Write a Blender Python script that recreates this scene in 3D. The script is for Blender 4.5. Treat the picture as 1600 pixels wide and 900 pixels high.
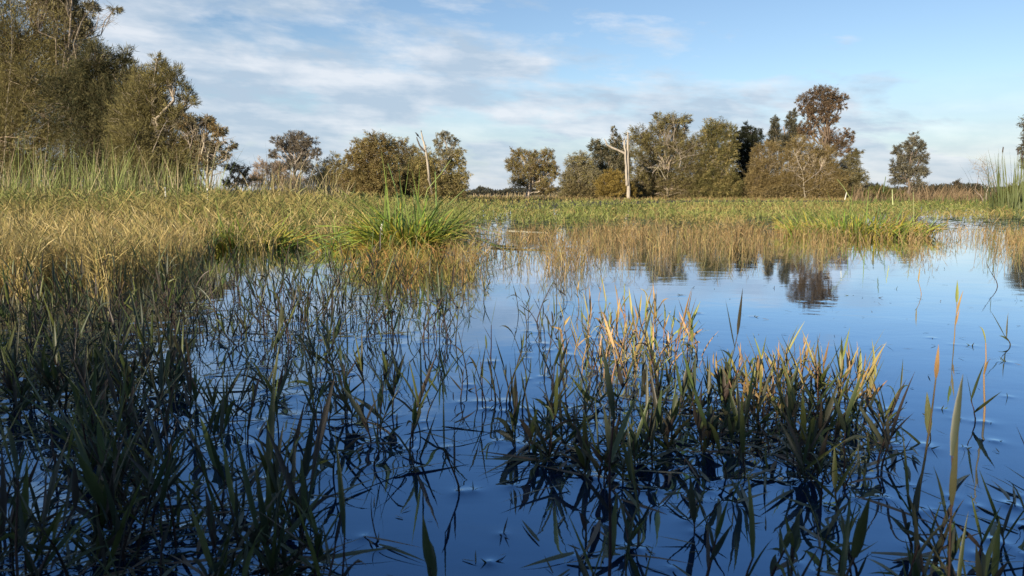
import bpy, math
import numpy as np
from mathutils import Vector

# ------------------------------------------------------------------ scene basics
scene = bpy.context.scene
for o in list(bpy.data.objects):
    bpy.data.objects.remove(o)
R = math.radians
CAM_H = 0.70
FPX = 1155.0                       # focal length in pixels of a 1600 px wide picture
PITCH = math.atan2(147.0, FPX)

cam_data = bpy.data.cameras.new('camera')
cam = bpy.data.objects.new('camera', cam_data)
scene.collection.objects.link(cam)
cam.location = (0, 0, CAM_H)
cam.rotation_euler = (math.pi / 2 - PITCH, 0, 0)
cam_data.sensor_width = 36.0
cam_data.lens = 36.0 * FPX / 1600.0
cam_data.clip_start = 0.05
cam_data.clip_end = 9000.0
cam_data.dof.use_dof = True
cam_data.dof.focus_distance = 5.5
cam_data.dof.aperture_fstop = 11.0
scene.camera = cam

SUN_EL = 13.0
SUN_AZ = 214.0                     # compass bearing of the sun: 0 = +Y, 90 = +X
SKY_STRENGTH = 0.10
SUN_STRENGTH = 4.6
sdir = Vector((math.sin(R(SUN_AZ)) * math.cos(R(SUN_EL)), math.cos(R(SUN_AZ)) * math.cos(R(SUN_EL)), math.sin(R(SUN_EL))))
sun_data = bpy.data.lights.new('sun', 'SUN')
sun_data.energy = SUN_STRENGTH
sun_data.angle = R(0.5)
sun_data.color = (1.0, 0.84, 0.63)
sun = bpy.data.objects.new('sun', sun_data)
scene.collection.objects.link(sun)
sun.rotation_euler = sdir.to_track_quat('Z', 'Y').to_euler()
sun.location = (-20, -30, 30)

scene.view_settings.view_transform = 'Standard'
scene.view_settings.look = 'None'
scene.view_settings.gamma = 1.0
scene.view_settings.exposure = 0.85
scene.view_settings.use_curve_mapping = False
scene.render.engine = 'CYCLES'
scene.cycles.max_bounces = 5
scene.cycles.diffuse_bounces = 2
scene.cycles.glossy_bounces = 3
scene.cycles.transmission_bounces = 2
scene.cycles.caustics_reflective = False
scene.cycles.caustics_refractive = False

# ------------------------------------------------------------------ world: Nishita sky with thin stratus
world = bpy.data.worlds.new('World')
scene.world = world
world.use_nodes = True
wt = world.node_tree
wt.nodes.clear()


def N(tree, kind, **kw):
    n = tree.nodes.new(kind)
    for k, v in kw.items():
        setattr(n, k, v)
    return n


def M(tree, op, a, b=None, c=None, clamp=False):
    n = tree.nodes.new('ShaderNodeMath')
    n.operation = op
    n.use_clamp = clamp
    for i, v in enumerate((a, b, c)):
        if v is None:
            continue
        if isinstance(v, (int, float)):
            n.inputs[i].default_value = v
        else:
            tree.links.new(v, n.inputs[i])
    return n.outputs[0]


sky = N(wt, 'ShaderNodeTexSky', sky_type='NISHITA')
sky.sun_disc = False
sky.sun_elevation = R(SUN_EL)
sky.sun_rotation = R(SUN_AZ)
sky.altitude = 0
sky.air_density = 1.0
sky.dust_density = 0.3
sky.ozone_density = 3.2
tc = N(wt, 'ShaderNodeTexCoord')
sep = N(wt, 'ShaderNodeSeparateXYZ')
wt.links.new(tc.outputs['Generated'], sep.inputs[0])
az = M(wt, 'MULTIPLY', M(wt, 'ARCTAN2', sep.outputs[0], sep.outputs[1]), 57.2958)
el = M(wt, 'MULTIPLY', M(wt, 'ARCSINE', sep.outputs[2]), 57.2958)
eltilt = M(wt, 'MULTIPLY_ADD', az, 0.07, el)
lin = N(wt, 'ShaderNodeCombineXYZ')
wt.links.new(M(wt, 'MULTIPLY', az, 0.060), lin.inputs[0])
wt.links.new(M(wt, 'MULTIPLY', eltilt, 0.20), lin.inputs[1])
lin.inputs[2].default_value = 3.7


def noise(tree, vec, scale, detail=6.0, rough=0.55, dist=0.0):
    n = N(tree, 'ShaderNodeTexNoise')
    n.inputs['Scale'].default_value = scale
    n.inputs['Detail'].default_value = detail
    n.inputs['Roughness'].default_value = rough
    n.inputs['Distortion'].default_value = dist
    if vec is not None:
        tree.links.new(vec, n.inputs['Vector'])
    return n


n1 = noise(wt, lin.outputs[0], 1.7, 9, 0.58, 0.15).outputs['Fac']
n2 = noise(wt, lin.outputs[0], 2.9, 8, 0.56, 0.15).outputs['Fac']
lin2 = N(wt, 'ShaderNodeCombineXYZ')
wt.links.new(M(wt, 'MULTIPLY', az, 0.02), lin2.inputs[0])
wt.links.new(M(wt, 'MULTIPLY', el, 0.55), lin2.inputs[1])
n3 = noise(wt, lin2.outputs[0], 1.4, 6, 0.55, 0.2).outputs['Fac']
# the deck lies to the left and low: its upper edge falls from left to right
top = M(wt, 'MINIMUM', M(wt, 'MAXIMUM', M(wt, 'MULTIPLY_ADD', az, -0.20, 10.3), 3.6), 15.5)
edge = M(wt, 'MULTIPLY', M(wt, 'SUBTRACT', top, el), 0.17)
edge = M(wt, 'MINIMUM', edge, 0.62)
cov = M(wt, 'ADD', edge, M(wt, 'MULTIPLY', M(wt, 'SUBTRACT', n1, 0.5), 5.6))
cov = M(wt, 'ADD', cov, 0.42, clamp=True)
# thin high veil over the whole low sky
veil = M(wt, 'MULTIPLY', M(wt, 'SUBTRACT', 1.0, M(wt, 'MULTIPLY', el, 0.125), clamp=True), M(wt, 'MULTIPLY_ADD', n3, 1.3, 0.6), clamp=True)
cov = M(wt, 'MAXIMUM', cov, M(wt, 'MULTIPLY', veil, 0.95))
cov = M(wt, 'MULTIPLY', cov, 0.88, clamp=True)
ccol = N(wt, 'ShaderNodeMixRGB')
bright = M(wt, 'MULTIPLY_ADD', M(wt, 'SUBTRACT', M(wt, 'MULTIPLY_ADD', n3, 0.35, M(wt, 'MULTIPLY', n2, 0.85)), 0.6), 4.2, 0.36, clamp=True)
wt.links.new(bright, ccol.inputs[0])
k = 0.60 / SKY_STRENGTH
ccol.inputs[1].default_value = (0.45 * k, 0.56 * k, 0.69 * k, 1)
ccol.inputs[2].default_value = (0.77 * k, 0.81 * k, 0.87 * k, 1)
tint = N(wt, 'ShaderNodeMixRGB', blend_type='MULTIPLY'); tint.inputs[0].default_value = 1.0
wt.links.new(sky.outputs[0], tint.inputs[1]); tint.inputs[2].default_value = (1.02, 0.90, 0.87, 1)
smix = N(wt, 'ShaderNodeMixRGB')
wt.links.new(cov, smix.inputs[0])
wt.links.new(tint.outputs[0], smix.inputs[1])
wt.links.new(ccol.outputs[0], smix.inputs[2])
bg = N(wt, 'ShaderNodeBackground')
bg.inputs['Strength'].default_value = SKY_STRENGTH
wo = N(wt, 'ShaderNodeOutputWorld')
wt.links.new(smix.outputs[0], bg.inputs['Color'])
wt.links.new(bg.outputs[0], wo.inputs['Surface'])

# ------------------------------------------------------------------ helpers
rng = np.random.default_rng(7)
U = rng.uniform
COL = scene.collection
cp, sp = math.cos(PITCH), math.sin(PITCH)


def at(px, py, Y):
    """world point on the line of sight of a photograph pixel at depth Y"""
    x = (px - 800.0) / FPX
    y = (450.0 - py) / FPX
    dx, dy, dz = x, cp + y * sp, -sp + y * cp
    t = Y / dy
    return np.array([dx * t, Y, CAM_H + dz * t])


def ground(px, py, z=0.0):
    """arrays of pixels to points on the level z"""
    px = np.asarray(px, float); py = np.asarray(py, float)
    x = (px - 800.0) / FPX
    y = (450.0 - py) / FPX
    dx, dy, dz = x, cp + y * sp, -sp + y * cp
    t = (z - CAM_H) / dz
    return np.stack([dx * t, dy * t, np.full_like(t, z)], -1)


def tag(o, label=None, cat=None, group=None, kind=None):
    if label: o['label'] = label
    if cat: o['category'] = cat
    if group: o['group'] = group
    if kind: o['kind'] = kind
    return o


def empty(name, loc, label, cat, group=None):
    o = bpy.data.objects.new(name, None)
    o.empty_display_size = 0.1
    o.location = [float(v) for v in loc]
    COL.objects.link(o)
    return tag(o, label, cat, group)


def mesh_obj(name, V, F, mat, col=None, parent=None, smooth=False):
    """V (n,3), F list of (m,k) index arrays; col (n,3) base colour of each vertex"""
    V = np.asarray(V, np.float32)
    me = bpy.data.meshes.new(name)
    me.vertices.add(len(V))
    me.vertices.foreach_set('co', V.ravel())
    Fs = [np.asarray(f, np.int32) for f in F if len(f)]
    idx = np.concatenate([f.ravel() for f in Fs])
    tot = np.concatenate([np.full(len(f), f.shape[1], np.int32) for f in Fs])
    start = np.concatenate([[0], np.cumsum(tot)[:-1]]).astype(np.int32)
    me.loops.add(len(idx))
    me.loops.foreach_set('vertex_index', idx)
    me.polygons.add(len(tot))
    me.polygons.foreach_set('loop_start', start)
    me.polygons.foreach_set('loop_total', tot)
    if smooth:
        me.polygons.foreach_set('use_smooth', np.ones(len(tot), bool))
    me.update(calc_edges=True)
    if col is not None:
        a = me.color_attributes.new('tint', 'FLOAT_COLOR', 'POINT')
        c = np.ones((len(V), 4), np.float32)
        c[:, :3] = col
        a.data.foreach_set('color', c.ravel())
    me.materials.append(mat)
    o = bpy.data.objects.new(name, me)
    COL.objects.link(o)
    if parent is not None:
        o.parent = parent
    return o


def unit(v):
    return v / np.maximum(np.linalg.norm(v, axis=-1, keepdims=True), 1e-9)


class Geo:
    """collects ribbons and tubes, then becomes ONE mesh"""
    def __init__(s):
        s.V, s.Q, s.T, s.C, s.n = [], [], [], [], 0

    def add(s, V, Q, C, T=None):
        s.V.append(V.reshape(-1, 3)); s.C.append(np.broadcast_to(C, V.shape).reshape(-1, 3))
        if Q is not None and len(Q): s.Q.append(Q + s.n)
        if T is not None and len(T): s.T.append(T + s.n)
        s.n += V.reshape(-1, 3).shape[0]

    def ribbons(s, P, D, L, W, bend, col, col2=None, seg=3, fold=0.0, shape='lance', face=None):
        """N blades: base P, direction D, length L, width W, bend = vector added as L*t^2"""
        n = len(P)
        if n == 0: return
        D = unit(D)
        t = np.linspace(0, 1, seg + 1)[None, :, None]
        L3 = np.asarray(L).reshape(-1, 1, 1) * np.ones((n, 1, 1))
        C = P[:, None, :] + D[:, None, :] * L3 * t + bend[:, None, :] * L3 * t ** 2
        tan = unit(D[:, None, :] + 2 * bend[:, None, :] * t)
        if face is None:
            face = unit(rng.normal(size=(n, 3)) * [1, 1, 0.25])
        side = np.cross(tan, face[:, None, :] + 0 * tan)
        side = unit(side + 1e-6)
        nor = np.cross(side, tan)
        tt = np.linspace(0, 1, seg + 1)
        if shape == 'lance':
            prof = np.sin(np.pi * np.clip(tt, 0, 1) ** 0.6 * 0.93 + 0.2) * 1.0
            prof[0] = 0.45; prof[-1] = 0.02
        elif shape == 'blade':
            prof = np.clip(1.1 * (1 - tt ** 2.2), 0.03, 1); prof[0] = 0.8
        else:
            prof = 1 - 0.35 * tt
        w = (np.asarray(W).reshape(-1, 1, 1) * np.ones((n, 1, 1))) * prof[None, :, None] * 0.5
        c1 = np.broadcast_to(col, (n, 3))[:, None, :]
        c2 = c1 if col2 is None else np.broadcast_to(col2, (n, 3))[:, None, :]
        cc = c1 * (1 - t) + c2 * t
        if fold > 0:
            V = np.stack([C - side * w, C + nor * w * fold, C + side * w], 2)
            k = 3
        else:
            V = np.stack([C - side * w, C + side * w], 2)
            k = 2
        cols = np.repeat(cc[:, :, None, :], k, 2)
        rows = (seg + 1) * k
        base = (np.arange(n) * rows)[:, None]
        q = []
        for i in range(seg):
            for j in range(k - 1):
                a = i * k + j
                q.append(np.stack([base[:, 0] + a, base[:, 0] + a + 1, base[:, 0] + a + k + 1, base[:, 0] + a + k], 1))
        s.add(V, np.concatenate(q), cols)
        return C

    def slivers(s, P, D, L, W, col):
        """N diamond shaped needles or leaves: 4 vertices, one quad each"""
        n = len(P)
        if n == 0: return
        D = unit(D)
        f = unit(rng.normal(size=(n, 3)))
        side = unit(np.cross(D, f))
        L = np.asarray(L).reshape(-1, 1) * np.ones((n, 1)); W = np.asarray(W).reshape(-1, 1) * np.ones((n, 1))
        up = np.cross(side, D)
        V = np.stack([P, P + D * L * 0.45 + side * W * 0.5 + up * W * .2, P + D * L, P + D * L * 0.4 - side * W * 0.5 + up * W * .2], 1)
        q = (np.arange(n) * 4)[:, None] + np.arange(4)[None, :]
        s.add(V, q, np.broadcast_to(col, (n, 3))[:, None, :] + 0 * V)

    def tubes(s, Pts, Rad, col, k=5):
        """Pts (n,S,3), Rad (n,S)"""
        Pts = np.asarray(Pts, float); Rad = np.asarray(Rad, float)
        n, S, _ = Pts.shape
        if n == 0: return
        tan = np.gradient(Pts, axis=1)
        tan = unit(tan)
        ref = np.array([0.31, 0.95, 0.05])
        a = unit(np.cross(tan, ref)); b = np.cross(tan, a)
        th = np.arange(k) / k * 2 * np.pi
        V = Pts[:, :, None, :] + Rad[:, :, None, None] * (a[:, :, None, :] * np.cos(th)[None, None, :, None] + b[:, :, None, :] * np.sin(th)[None, None, :, None])
        base = np.arange(n) * S * k
        q = []
        for i in range(S - 1):
            for j in range(k):
                j2 = (j + 1) % k
                q.append(np.stack([base + i * k + j, base + i * k + j2, base + (i + 1) * k + j2, base + (i + 1) * k + j], 1))
        c = np.asarray(col, float)
        cols = np.broadcast_to(c if c.ndim == 1 else c[:, None, None, :], V.shape)
        s.add(V, np.concatenate(q), cols)

    def build(s, name, mat, parent=None, smooth=False, origin=None):
        V = np.concatenate(s.V); C = np.concatenate(s.C)
        if origin is not None:
            V = V - np.asarray(origin)[None, :]
        F = []
        if s.Q: F.append(np.concatenate(s.Q))
        if s.T: F.append(np.concatenate(s.T))
        return mesh_obj(name, V, F, mat, C, parent, smooth)


def vary(c, n, amt=0.2, hue=0.08):
    """n versions of colour c"""
    c = np.asarray(c, float)
    m = 1 + rng.normal(0, amt, (n, 1)) + rng.normal(0, hue, (n, 3))
    return np.clip(c * np.clip(m, 0.35, 1.9), 0.004, 0.9)


def pick(cols, w, n):
    cols = np.asarray(cols, float)
    i = rng.choice(len(cols), n, p=np.asarray(w, float) / np.sum(w))
    return cols[i]


# ------------------------------------------------------------------ materials
def mat_plant(name, rough=0.6, trans=0.25, nscale=6.0, namt=0.35, spec=0.25):
    m = bpy.data.materials.new(name); m.use_nodes = True
    t = m.node_tree; t.nodes.clear()
    out = N(t, 'ShaderNodeOutputMaterial')
    at_ = N(t, 'ShaderNodeAttribute', attribute_name='tint')
    geo = N(t, 'ShaderNodeNewGeometry')
    nz = noise(t, geo.outputs['Position'], nscale, 3, 0.6)
    f = M(t, 'MULTIPLY_ADD', nz.outputs['Fac'], namt * 2, 1 - namt)
    mul = N(t, 'ShaderNodeVectorMath', operation='SCALE')
    t.links.new(at_.outputs['Color'], mul.inputs[0]); t.links.new(f, mul.inputs['Scale'])
    p = N(t, 'ShaderNodeBsdfPrincipled')
    t.links.new(mul.outputs[0], p.inputs['Base Color'])
    p.inputs['Roughness'].default_value = rough
    p.inputs['Specular IOR Level'].default_value = spec
    if trans > 0:
        tr = N(t, 'ShaderNodeBsdfTranslucent')
        t.links.new(mul.outputs[0], tr.inputs['Color'])
        mx = N(t, 'ShaderNodeMixShader'); mx.inputs[0].default_value = trans
        t.links.new(p.outputs[0], mx.inputs[1]); t.links.new(tr.outputs[0], mx.inputs[2])
        t.links.new(mx.outputs[0], out.inputs['Surface'])
    else:
        t.links.new(p.outputs[0], out.inputs['Surface'])
    return m


M_LEAF = mat_plant('grass_blade', 0.45, 0.25, 25, 0.25, 0.4)
M_GRASS = mat_plant('marsh_grass', 0.6, 0.25, 1.3, 0.35)
M_CROWN = mat_plant('tree_foliage', 0.7, 0.35, 0.45, 0.35, 0.1)
M_BARK = mat_plant('bark', 0.85, 0.0, 9, 0.35, 0.2)
M_SNAG = mat_plant('weathered_wood', 0.9, 0.0, 2.0, 0.35, 0.1)
_t = M_SNAG.node_tree                     # long dark cracks down the grain
_n = [n for n in _t.nodes if n.type == 'TEX_NOISE'][0]; _g = [n for n in _t.nodes if n.type == 'NEW_GEOMETRY'][0]
_m = N(_t, 'ShaderNodeMapping'); _m.inputs['Scale'].default_value = (6, 6, .45)
_t.links.new(_g.outputs['Position'], _m.inputs['Vector']); _t.links.new(_m.outputs[0], _n.inputs['Vector'])
_n.inputs['Detail'].default_value = 6
_f = [n for n in _t.nodes if n.type == 'MATH'][0]; _f.inputs[1].default_value = 2.6; _f.inputs[2].default_value = -.35; _f.use_clamp = True


def mat_ground():
    m = bpy.data.materials.new('marsh_mud'); m.use_nodes = True
    t = m.node_tree
    p = t.nodes['Principled BSDF']
    geo = N(t, 'ShaderNodeNewGeometry')
    a = noise(t, geo.outputs['Position'], 0.5, 8, 0.65)
    r = N(t, 'ShaderNodeValToRGB')
    t.links.new(a.outputs['Fac'], r.inputs[0])
    r.color_ramp.elements[0].position = 0.35; r.color_ramp.elements[0].color = (0.035, 0.030, 0.016, 1)
    r.color_ramp.elements[1].position = 0.68; r.color_ramp.elements[1].color = (0.095, 0.085, 0.035, 1)
    t.links.new(r.outputs[0], p.inputs['Base Color'])
    p.inputs['Roughness'].default_value = 0.95
    b = N(t, 'ShaderNodeBump'); b.inputs['Strength'].default_value = 0.6; b.inputs['Distance'].default_value = 0.05
    t.links.new(noise(t, geo.outputs['Position'], 9, 6, .6).outputs['Fac'], b.inputs['Height'])
    t.links.new(b.outputs[0], p.inputs['Normal'])
    return m


def mat_water():
    m = bpy.data.materials.new('pond_water'); m.use_nodes = True
    t = m.node_tree
    p = t.nodes['Principled BSDF']
    geo = N(t, 'ShaderNodeNewGeometry')
    mp = N(t, 'ShaderNodeMapping'); mp.inputs['Scale'].default_value = (1.0, 1.6, 1)
    t.links.new(geo.outputs['Position'], mp.inputs['Vector'])
    a = noise(t, mp.outputs[0], 1.7, 3, 0.5, 0.4).outputs['Fac']
    c = noise(t, mp.outputs[0], 14, 3, 0.6, 0.2).outputs['Fac']
    h = M(t, 'MULTIPLY_ADD', c, 0.10, a)
    b = N(t, 'ShaderNodeBump'); b.inputs['Strength'].default_value = 0.22; b.inputs['Distance'].default_value = 0.006
    t.links.new(h, b.inputs['Height'])
    # peaty dark water under a strongly mirroring surface: steep reflections are tinted blue, grazing ones are not
    t.nodes.remove(p)
    out = [n for n in t.nodes if n.type == 'OUTPUT_MATERIAL'][0]
    fr = N(t, 'ShaderNodeFresnel'); fr.inputs['IOR'].default_value = 1.33
    t.links.new(b.outputs[0], fr.inputs['Normal'])
    dif = N(t, 'ShaderNodeBsdfDiffuse'); dif.inputs['Color'].default_value = (0.004, 0.014, 0.045, 1)
    gl = N(t, 'ShaderNodeBsdfGlossy'); gl.inputs['Roughness'].default_value = 0.012
    t.links.new(b.outputs[0], gl.inputs['Normal'])
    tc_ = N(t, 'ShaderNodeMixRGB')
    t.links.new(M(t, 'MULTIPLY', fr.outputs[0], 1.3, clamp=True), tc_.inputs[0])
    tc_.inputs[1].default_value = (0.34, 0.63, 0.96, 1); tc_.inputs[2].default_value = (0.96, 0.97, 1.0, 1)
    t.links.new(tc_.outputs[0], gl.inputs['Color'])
    film = noise(t, mp.outputs[0], 1.1, 9, 0.68, 0.8).outputs['Fac']
    dust = noise(t, mp.outputs[0], 160, 2, 0.5).outputs['Fac']
    fm = M(t, 'MULTIPLY', M(t, 'MULTIPLY', M(t, 'SUBTRACT', film, 0.50), 5.0, clamp=True), M(t, 'MULTIPLY_ADD', dust, 0.5, -0.14, clamp=True))
    mx = N(t, 'ShaderNodeMixShader')
    fc = N(t, 'ShaderNodeMixRGB'); fc.inputs[1].default_value = (0.004, 0.014, 0.045, 1); fc.inputs[2].default_value = (0.24, 0.25, 0.22, 1)
    t.links.new(M(t, 'MULTIPLY', fm, 2.5, clamp=True), fc.inputs[0]); t.links.new(fc.outputs[0], dif.inputs['Color'])
    t.links.new(M(t, 'SUBTRACT', M(t, 'MULTIPLY_ADD', fr.outputs[0], 1.1, 0.30, clamp=True), M(t, 'MULTIPLY', fm, 0.35), clamp=True), mx.inputs[0])
    t.links.new(dif.outputs[0], mx.inputs[1]); t.links.new(gl.outputs[0], mx.inputs[2])
    t.links.new(mx.outputs[0], out.inputs['Surface'])
    return m


# ------------------------------------------------------------------ terrain
def vnoise(x, y, s, seed=0):
    """cheap smooth value noise"""
    r = np.random.default_rng(seed).uniform(0, 1, (64, 64))
    x = np.asarray(x) / s; y = np.asarray(y) / s
    xi, yi = np.floor(x).astype(int), np.floor(y).astype(int)
    fx, fy = x - xi, y - yi
    fx = fx * fx * (3 - 2 * fx); fy = fy * fy * (3 - 2 * fy)
    g = lambda a, b: r[a % 64, b % 64]
    return (g(xi, yi) * (1 - fx) + g(xi + 1, yi) * fx) * (1 - fy) + (g(xi, yi + 1) * (1 - fx) + g(xi + 1, yi + 1) * fx) * fy


def sstep(a, b, x):
    t = np.clip((x - a) / (b - a), 0, 1)
    return t * t * (3 - 2 * t)


def terrain(x, y):
    x = np.asarray(x, float); y = np.asarray(y, float)
    ang = x / np.maximum(y, 1)
    start = 17 + 14 * sstep(-0.25, 0.05, ang) + 30 * sstep(0.0, 0.3, ang)
    z = -0.35 + 0.37 * sstep(0, 1, (y - start * 0.6) / (start * 0.6)) + 0.05 * (vnoise(x, y, 6, 1) - 0.5)
    z += 0.06 * sstep(60, 140, y)
    bank = sstep(-1.2, -4.2, y + 0.25 * (vnoise(x, y, 3, 2) - .5)) * 1.75
    return z + bank


def polar_grid(radii, angs):
    r, a = np.meshgrid(radii, angs, indexing='ij')
    V = np.stack([r * np.sin(a), r * np.cos(a), 0 * r], -1)
    nr, na = r.shape
    i = np.arange(nr - 1)[:, None] * na + np.arange(na)[None, :]
    i2 = np.arange(nr - 1)[:, None] * na + (np.arange(na)[None, :] + 1) % na
    q = np.stack([i, i2, i2 + na, i + na], -1).reshape(-1, 4)
    return V, q


def close_center(V, Q, na, z):
    V = V.reshape(-1, 3)
    c = len(V)
    V = np.concatenate([V, [[0, 0, z]]])
    T = np.stack([np.full(na, c), (np.arange(na) + 1) % na, np.arange(na)], 1)
    return V, [Q, T]


angs = np.concatenate([np.radians(np.arange(-45, 45, 1.0)), np.radians(np.arange(45, 315, 5.0))])
V, Q = polar_grid(np.concatenate([np.geomspace(1, 200, 110), np.geomspace(215, 6000, 30)]), angs)
V[..., 2] = terrain(V[..., 0], V[..., 1])
V, F = close_center(V, Q, len(angs), -0.35)
g = mesh_obj('ground', V, F, mat_ground(), smooth=True)
tag(g, kind='structure')

STEMS = []                          # places where stalks break the near water surface (for the meniscus)


def build_water():
    fine = np.radians(np.arange(-42, 42, 0.2))
    rest = np.radians(np.arange(42, 318, 6.0))
    angs = np.concatenate([fine, rest])
    rad = np.concatenate([np.geomspace(0.85, 5.5, 400), np.geomspace(5.6, 5500, 110)])
    V, Q = polar_grid(rad, angs)
    st = np.array(STEMS)
    ra = np.hypot(st[:, 0], st[:, 1]); aa = np.arctan2(st[:, 0], st[:, 1])
    nf = len(fine)
    for x, y, r, a in zip(st[:, 0], st[:, 1], ra, aa):
        if r > 5.3 or abs(a) > R(41) or r < 0.9: continue
        i0, i1 = np.searchsorted(rad, [r - 0.06, r + 0.06])
        j0, j1 = np.searchsorted(fine, [a - 0.06 / r, a + 0.06 / r])
        sub = V[i0:i1, j0:j1]
        d = np.hypot(sub[..., 0] - x, sub[..., 1] - y)
        amp = U(0.0015, 0.0055)
        V[i0:i1, j0:j1, 2] += amp * np.exp(-(d / U(0.008, 0.019)))
    V, F = close_center(V, Q, len(angs), 0.0)
    w = mesh_obj('water', V, F, mat_water(), smooth=True)
    tag(w, kind='structure')


# ------------------------------------------------------------------ trees
def limb(p0, p1, S=6, wob=0.06, sag=0.0):
    """a wavy path from p0 to p1"""
    t = np.linspace(0, 1, S)[:, None]
    L = np.linalg.norm(p1 - p0)
    P = p0 * (1 - t) + p1 * t
    off = rng.normal(0, wob * L, (S, 3)); off[0] = 0; off[-1] = 0
    P = P + off * np.sin(np.pi * t)
    P[:, 2] += sag * L * (np.sin(np.pi * t[:, 0]))
    return P


WOOD = (0.26, 0.22, 0.17)
PALE = (0.46, 0.40, 0.32)


def tree(name, label, d, base, clumps, leaf_col, n_leaf, leaf=(0.45, 0.09), droop=0.35, tuft=0.10, 
         trunk_r=0.22, group=None, wood=WOOD, trunks=1, twigs=1.0, cat='tree', branches=(), up=0.35, top=None,
         leaf_alt=None, zbase=None, skirt=None, depthk=0.9, shell=2.0):
    """clumps = (px, py, rx, ry[, weight]) in picture pixels at depth d: crown lobes, each a real volume"""
    sc = d / FPX
    if skirt is None: skirt = 79 < d < 104 and cat == 'tree' and 'lone' not in label and 'airy' not in label and 'sparse' not in label and 'spire' not in label and 'tallest' not in label
    n_leaf = int(n_leaf * (2.2 if d > 50 else 1.9)); leaf = (leaf[0] * .8, leaf[1] * .78)
    bx, by = base
    b = at(bx, by, d)
    b[2] = float(terrain(b[0], b[1])) - 0.05 if zbase is None else zbase
    root = empty(name, b, label, cat, group)
    if skirt:
        x0 = min(c[0] - c[2] for c in clumps); x1 = max(c[0] + c[2] for c in clumps)
        m_ = max(2, int((x1 - x0) / 17))
        clumps = list(clumps) + [(x + U(-3, 3), y + U(-4, 4), 13, h_, .8) for y, h_ in ((302, 10), (284, 13)) for x in np.linspace(x0 + 8, x1 - 8, m_)]
        n_leaf = int(n_leaf * 1.35)
    cl = []
    for c in clumps:
        p = at(c[0], c[1], d)
        p[1] += U(-0.5, 0.5) * c[2] * sc
        g_ = 1.12 if skirt else 1.0
        cl.append((p, np.array([c[2] * g_, (c[2] + c[3]) * 0.5 * depthk, c[3] * g_]) * sc, c[4] if len(c) > 4 else 1.0))
    W = Geo(); B = Geo(); G = Geo()
    # trunks
    tops = []
    cx = np.mean([c[0] for c in cl], 0)
    zt = top if top is not None else np.percentile([c[0][2] for c in cl], 60)
    paths = []
    for k_ in range(trunks):
        e = np.array([cx[0] + U(-1, 1) * (0.6 if trunks > 1 else 0.15) * cl[0][1][0], cx[1] + U(-.3, .3), zt])
        s0 = b + np.array([U(-.3, .3), U(-.3, .3), 0]) * (trunks > 1)
        P = limb(s0, e, 8, 0.035)
        paths.append(P)
        r = trunk_r * (1 if trunks == 1 else 0.6)
        W.tubes([P], [np.linspace(r * 1.15, r * 0.35, 8)], vary(wood, 1, .05, .02)[0], 7)
    # limbs, one to each lobe, then twigs to the tufts
    tot = sum(c[1][0] * c[1][2] * c[2] for c in cl)
    for p, rad, w in cl:
        P = paths[rng.integers(len(paths))]
        k_ = np.argmin(np.abs(P[:, 2] - (b[2] + 0.55 * max(p[2] - b[2], 0.1))))
        Lb = limb(P[k_], p, 7, 0.07, 0.05)
        r0 = trunk_r * 0.42
        B.tubes([Lb], [np.linspace(r0, r0 * 0.3, 7)], vary(wood, 1, .08, .02)[0], 5)
        share = rad[0] * rad[2] * w / tot
        nl = int(n_leaf * share)
        per = 26
        nt = max(6, nl // per)
        u = unit(rng.normal(size=(nt, 3))) * (U(0, 1, (nt, 1)) ** (1 / shell))
        u *= 1 + 0.22 * rng.normal(size=(nt, 1)) * (rng.random((nt, 1)) < 0.35)
        T = p + u * rad
        T[:, 2] = np.maximum(T[:, 2], b[2] + 0.15)
        # twigs
        nk = min(int(nt * 0.35 * twigs), 260, nt)
        if nk > 0:
            src = Lb[rng.integers(3, 7, nk)]
            end = T[:nk]
            tt = np.linspace(0, 1, 5)[None, :, None]
            Tw = src[:, None] * (1 - tt) + end[:, None] * tt + rng.normal(0, 1, (nk, 5, 3)) * 0.05 * np.linalg.norm(rad) * np.sin(np.pi * tt)
            Tw[:, :, 2] += 0.12 * np.linalg.norm(end - src, axis=1)[:, None] * np.sin(np.pi * tt[:, :, 0])
            rr = np.linspace(0.16, 0.04, 5)[None, :] * trunk_r * U(0.5, 1.1, (nk, 1))
            B.tubes(Tw, rr, vary(wood, nk, .15, .03), 3)
        # foliage
        outd = unit(u + 1e-3)
        dirs = unit(outd * [1, 1, 0.6] + [0, 0, up] + rng.normal(0, .35, (nt, 3)))
        tr = tuft * np.linalg.norm(rad) / 1.7 + 0.15 * leaf[0]
        tc_ = leaf_col if leaf_alt is None else pick([leaf_col, leaf_alt], [0.65, 0.35], nt)
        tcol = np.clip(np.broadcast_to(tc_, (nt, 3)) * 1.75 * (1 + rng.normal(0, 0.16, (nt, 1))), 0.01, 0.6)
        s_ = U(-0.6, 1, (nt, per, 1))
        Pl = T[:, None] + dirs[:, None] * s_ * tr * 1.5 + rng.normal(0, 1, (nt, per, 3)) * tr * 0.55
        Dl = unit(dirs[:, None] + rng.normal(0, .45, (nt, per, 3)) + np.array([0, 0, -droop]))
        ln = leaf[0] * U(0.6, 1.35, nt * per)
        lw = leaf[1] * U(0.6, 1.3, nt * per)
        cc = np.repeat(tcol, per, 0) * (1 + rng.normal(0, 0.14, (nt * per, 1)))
        G.slivers(Pl.reshape(-1, 3), Dl.reshape(-1, 3), ln, lw, np.clip(cc, 0.006, 0.7))
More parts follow.
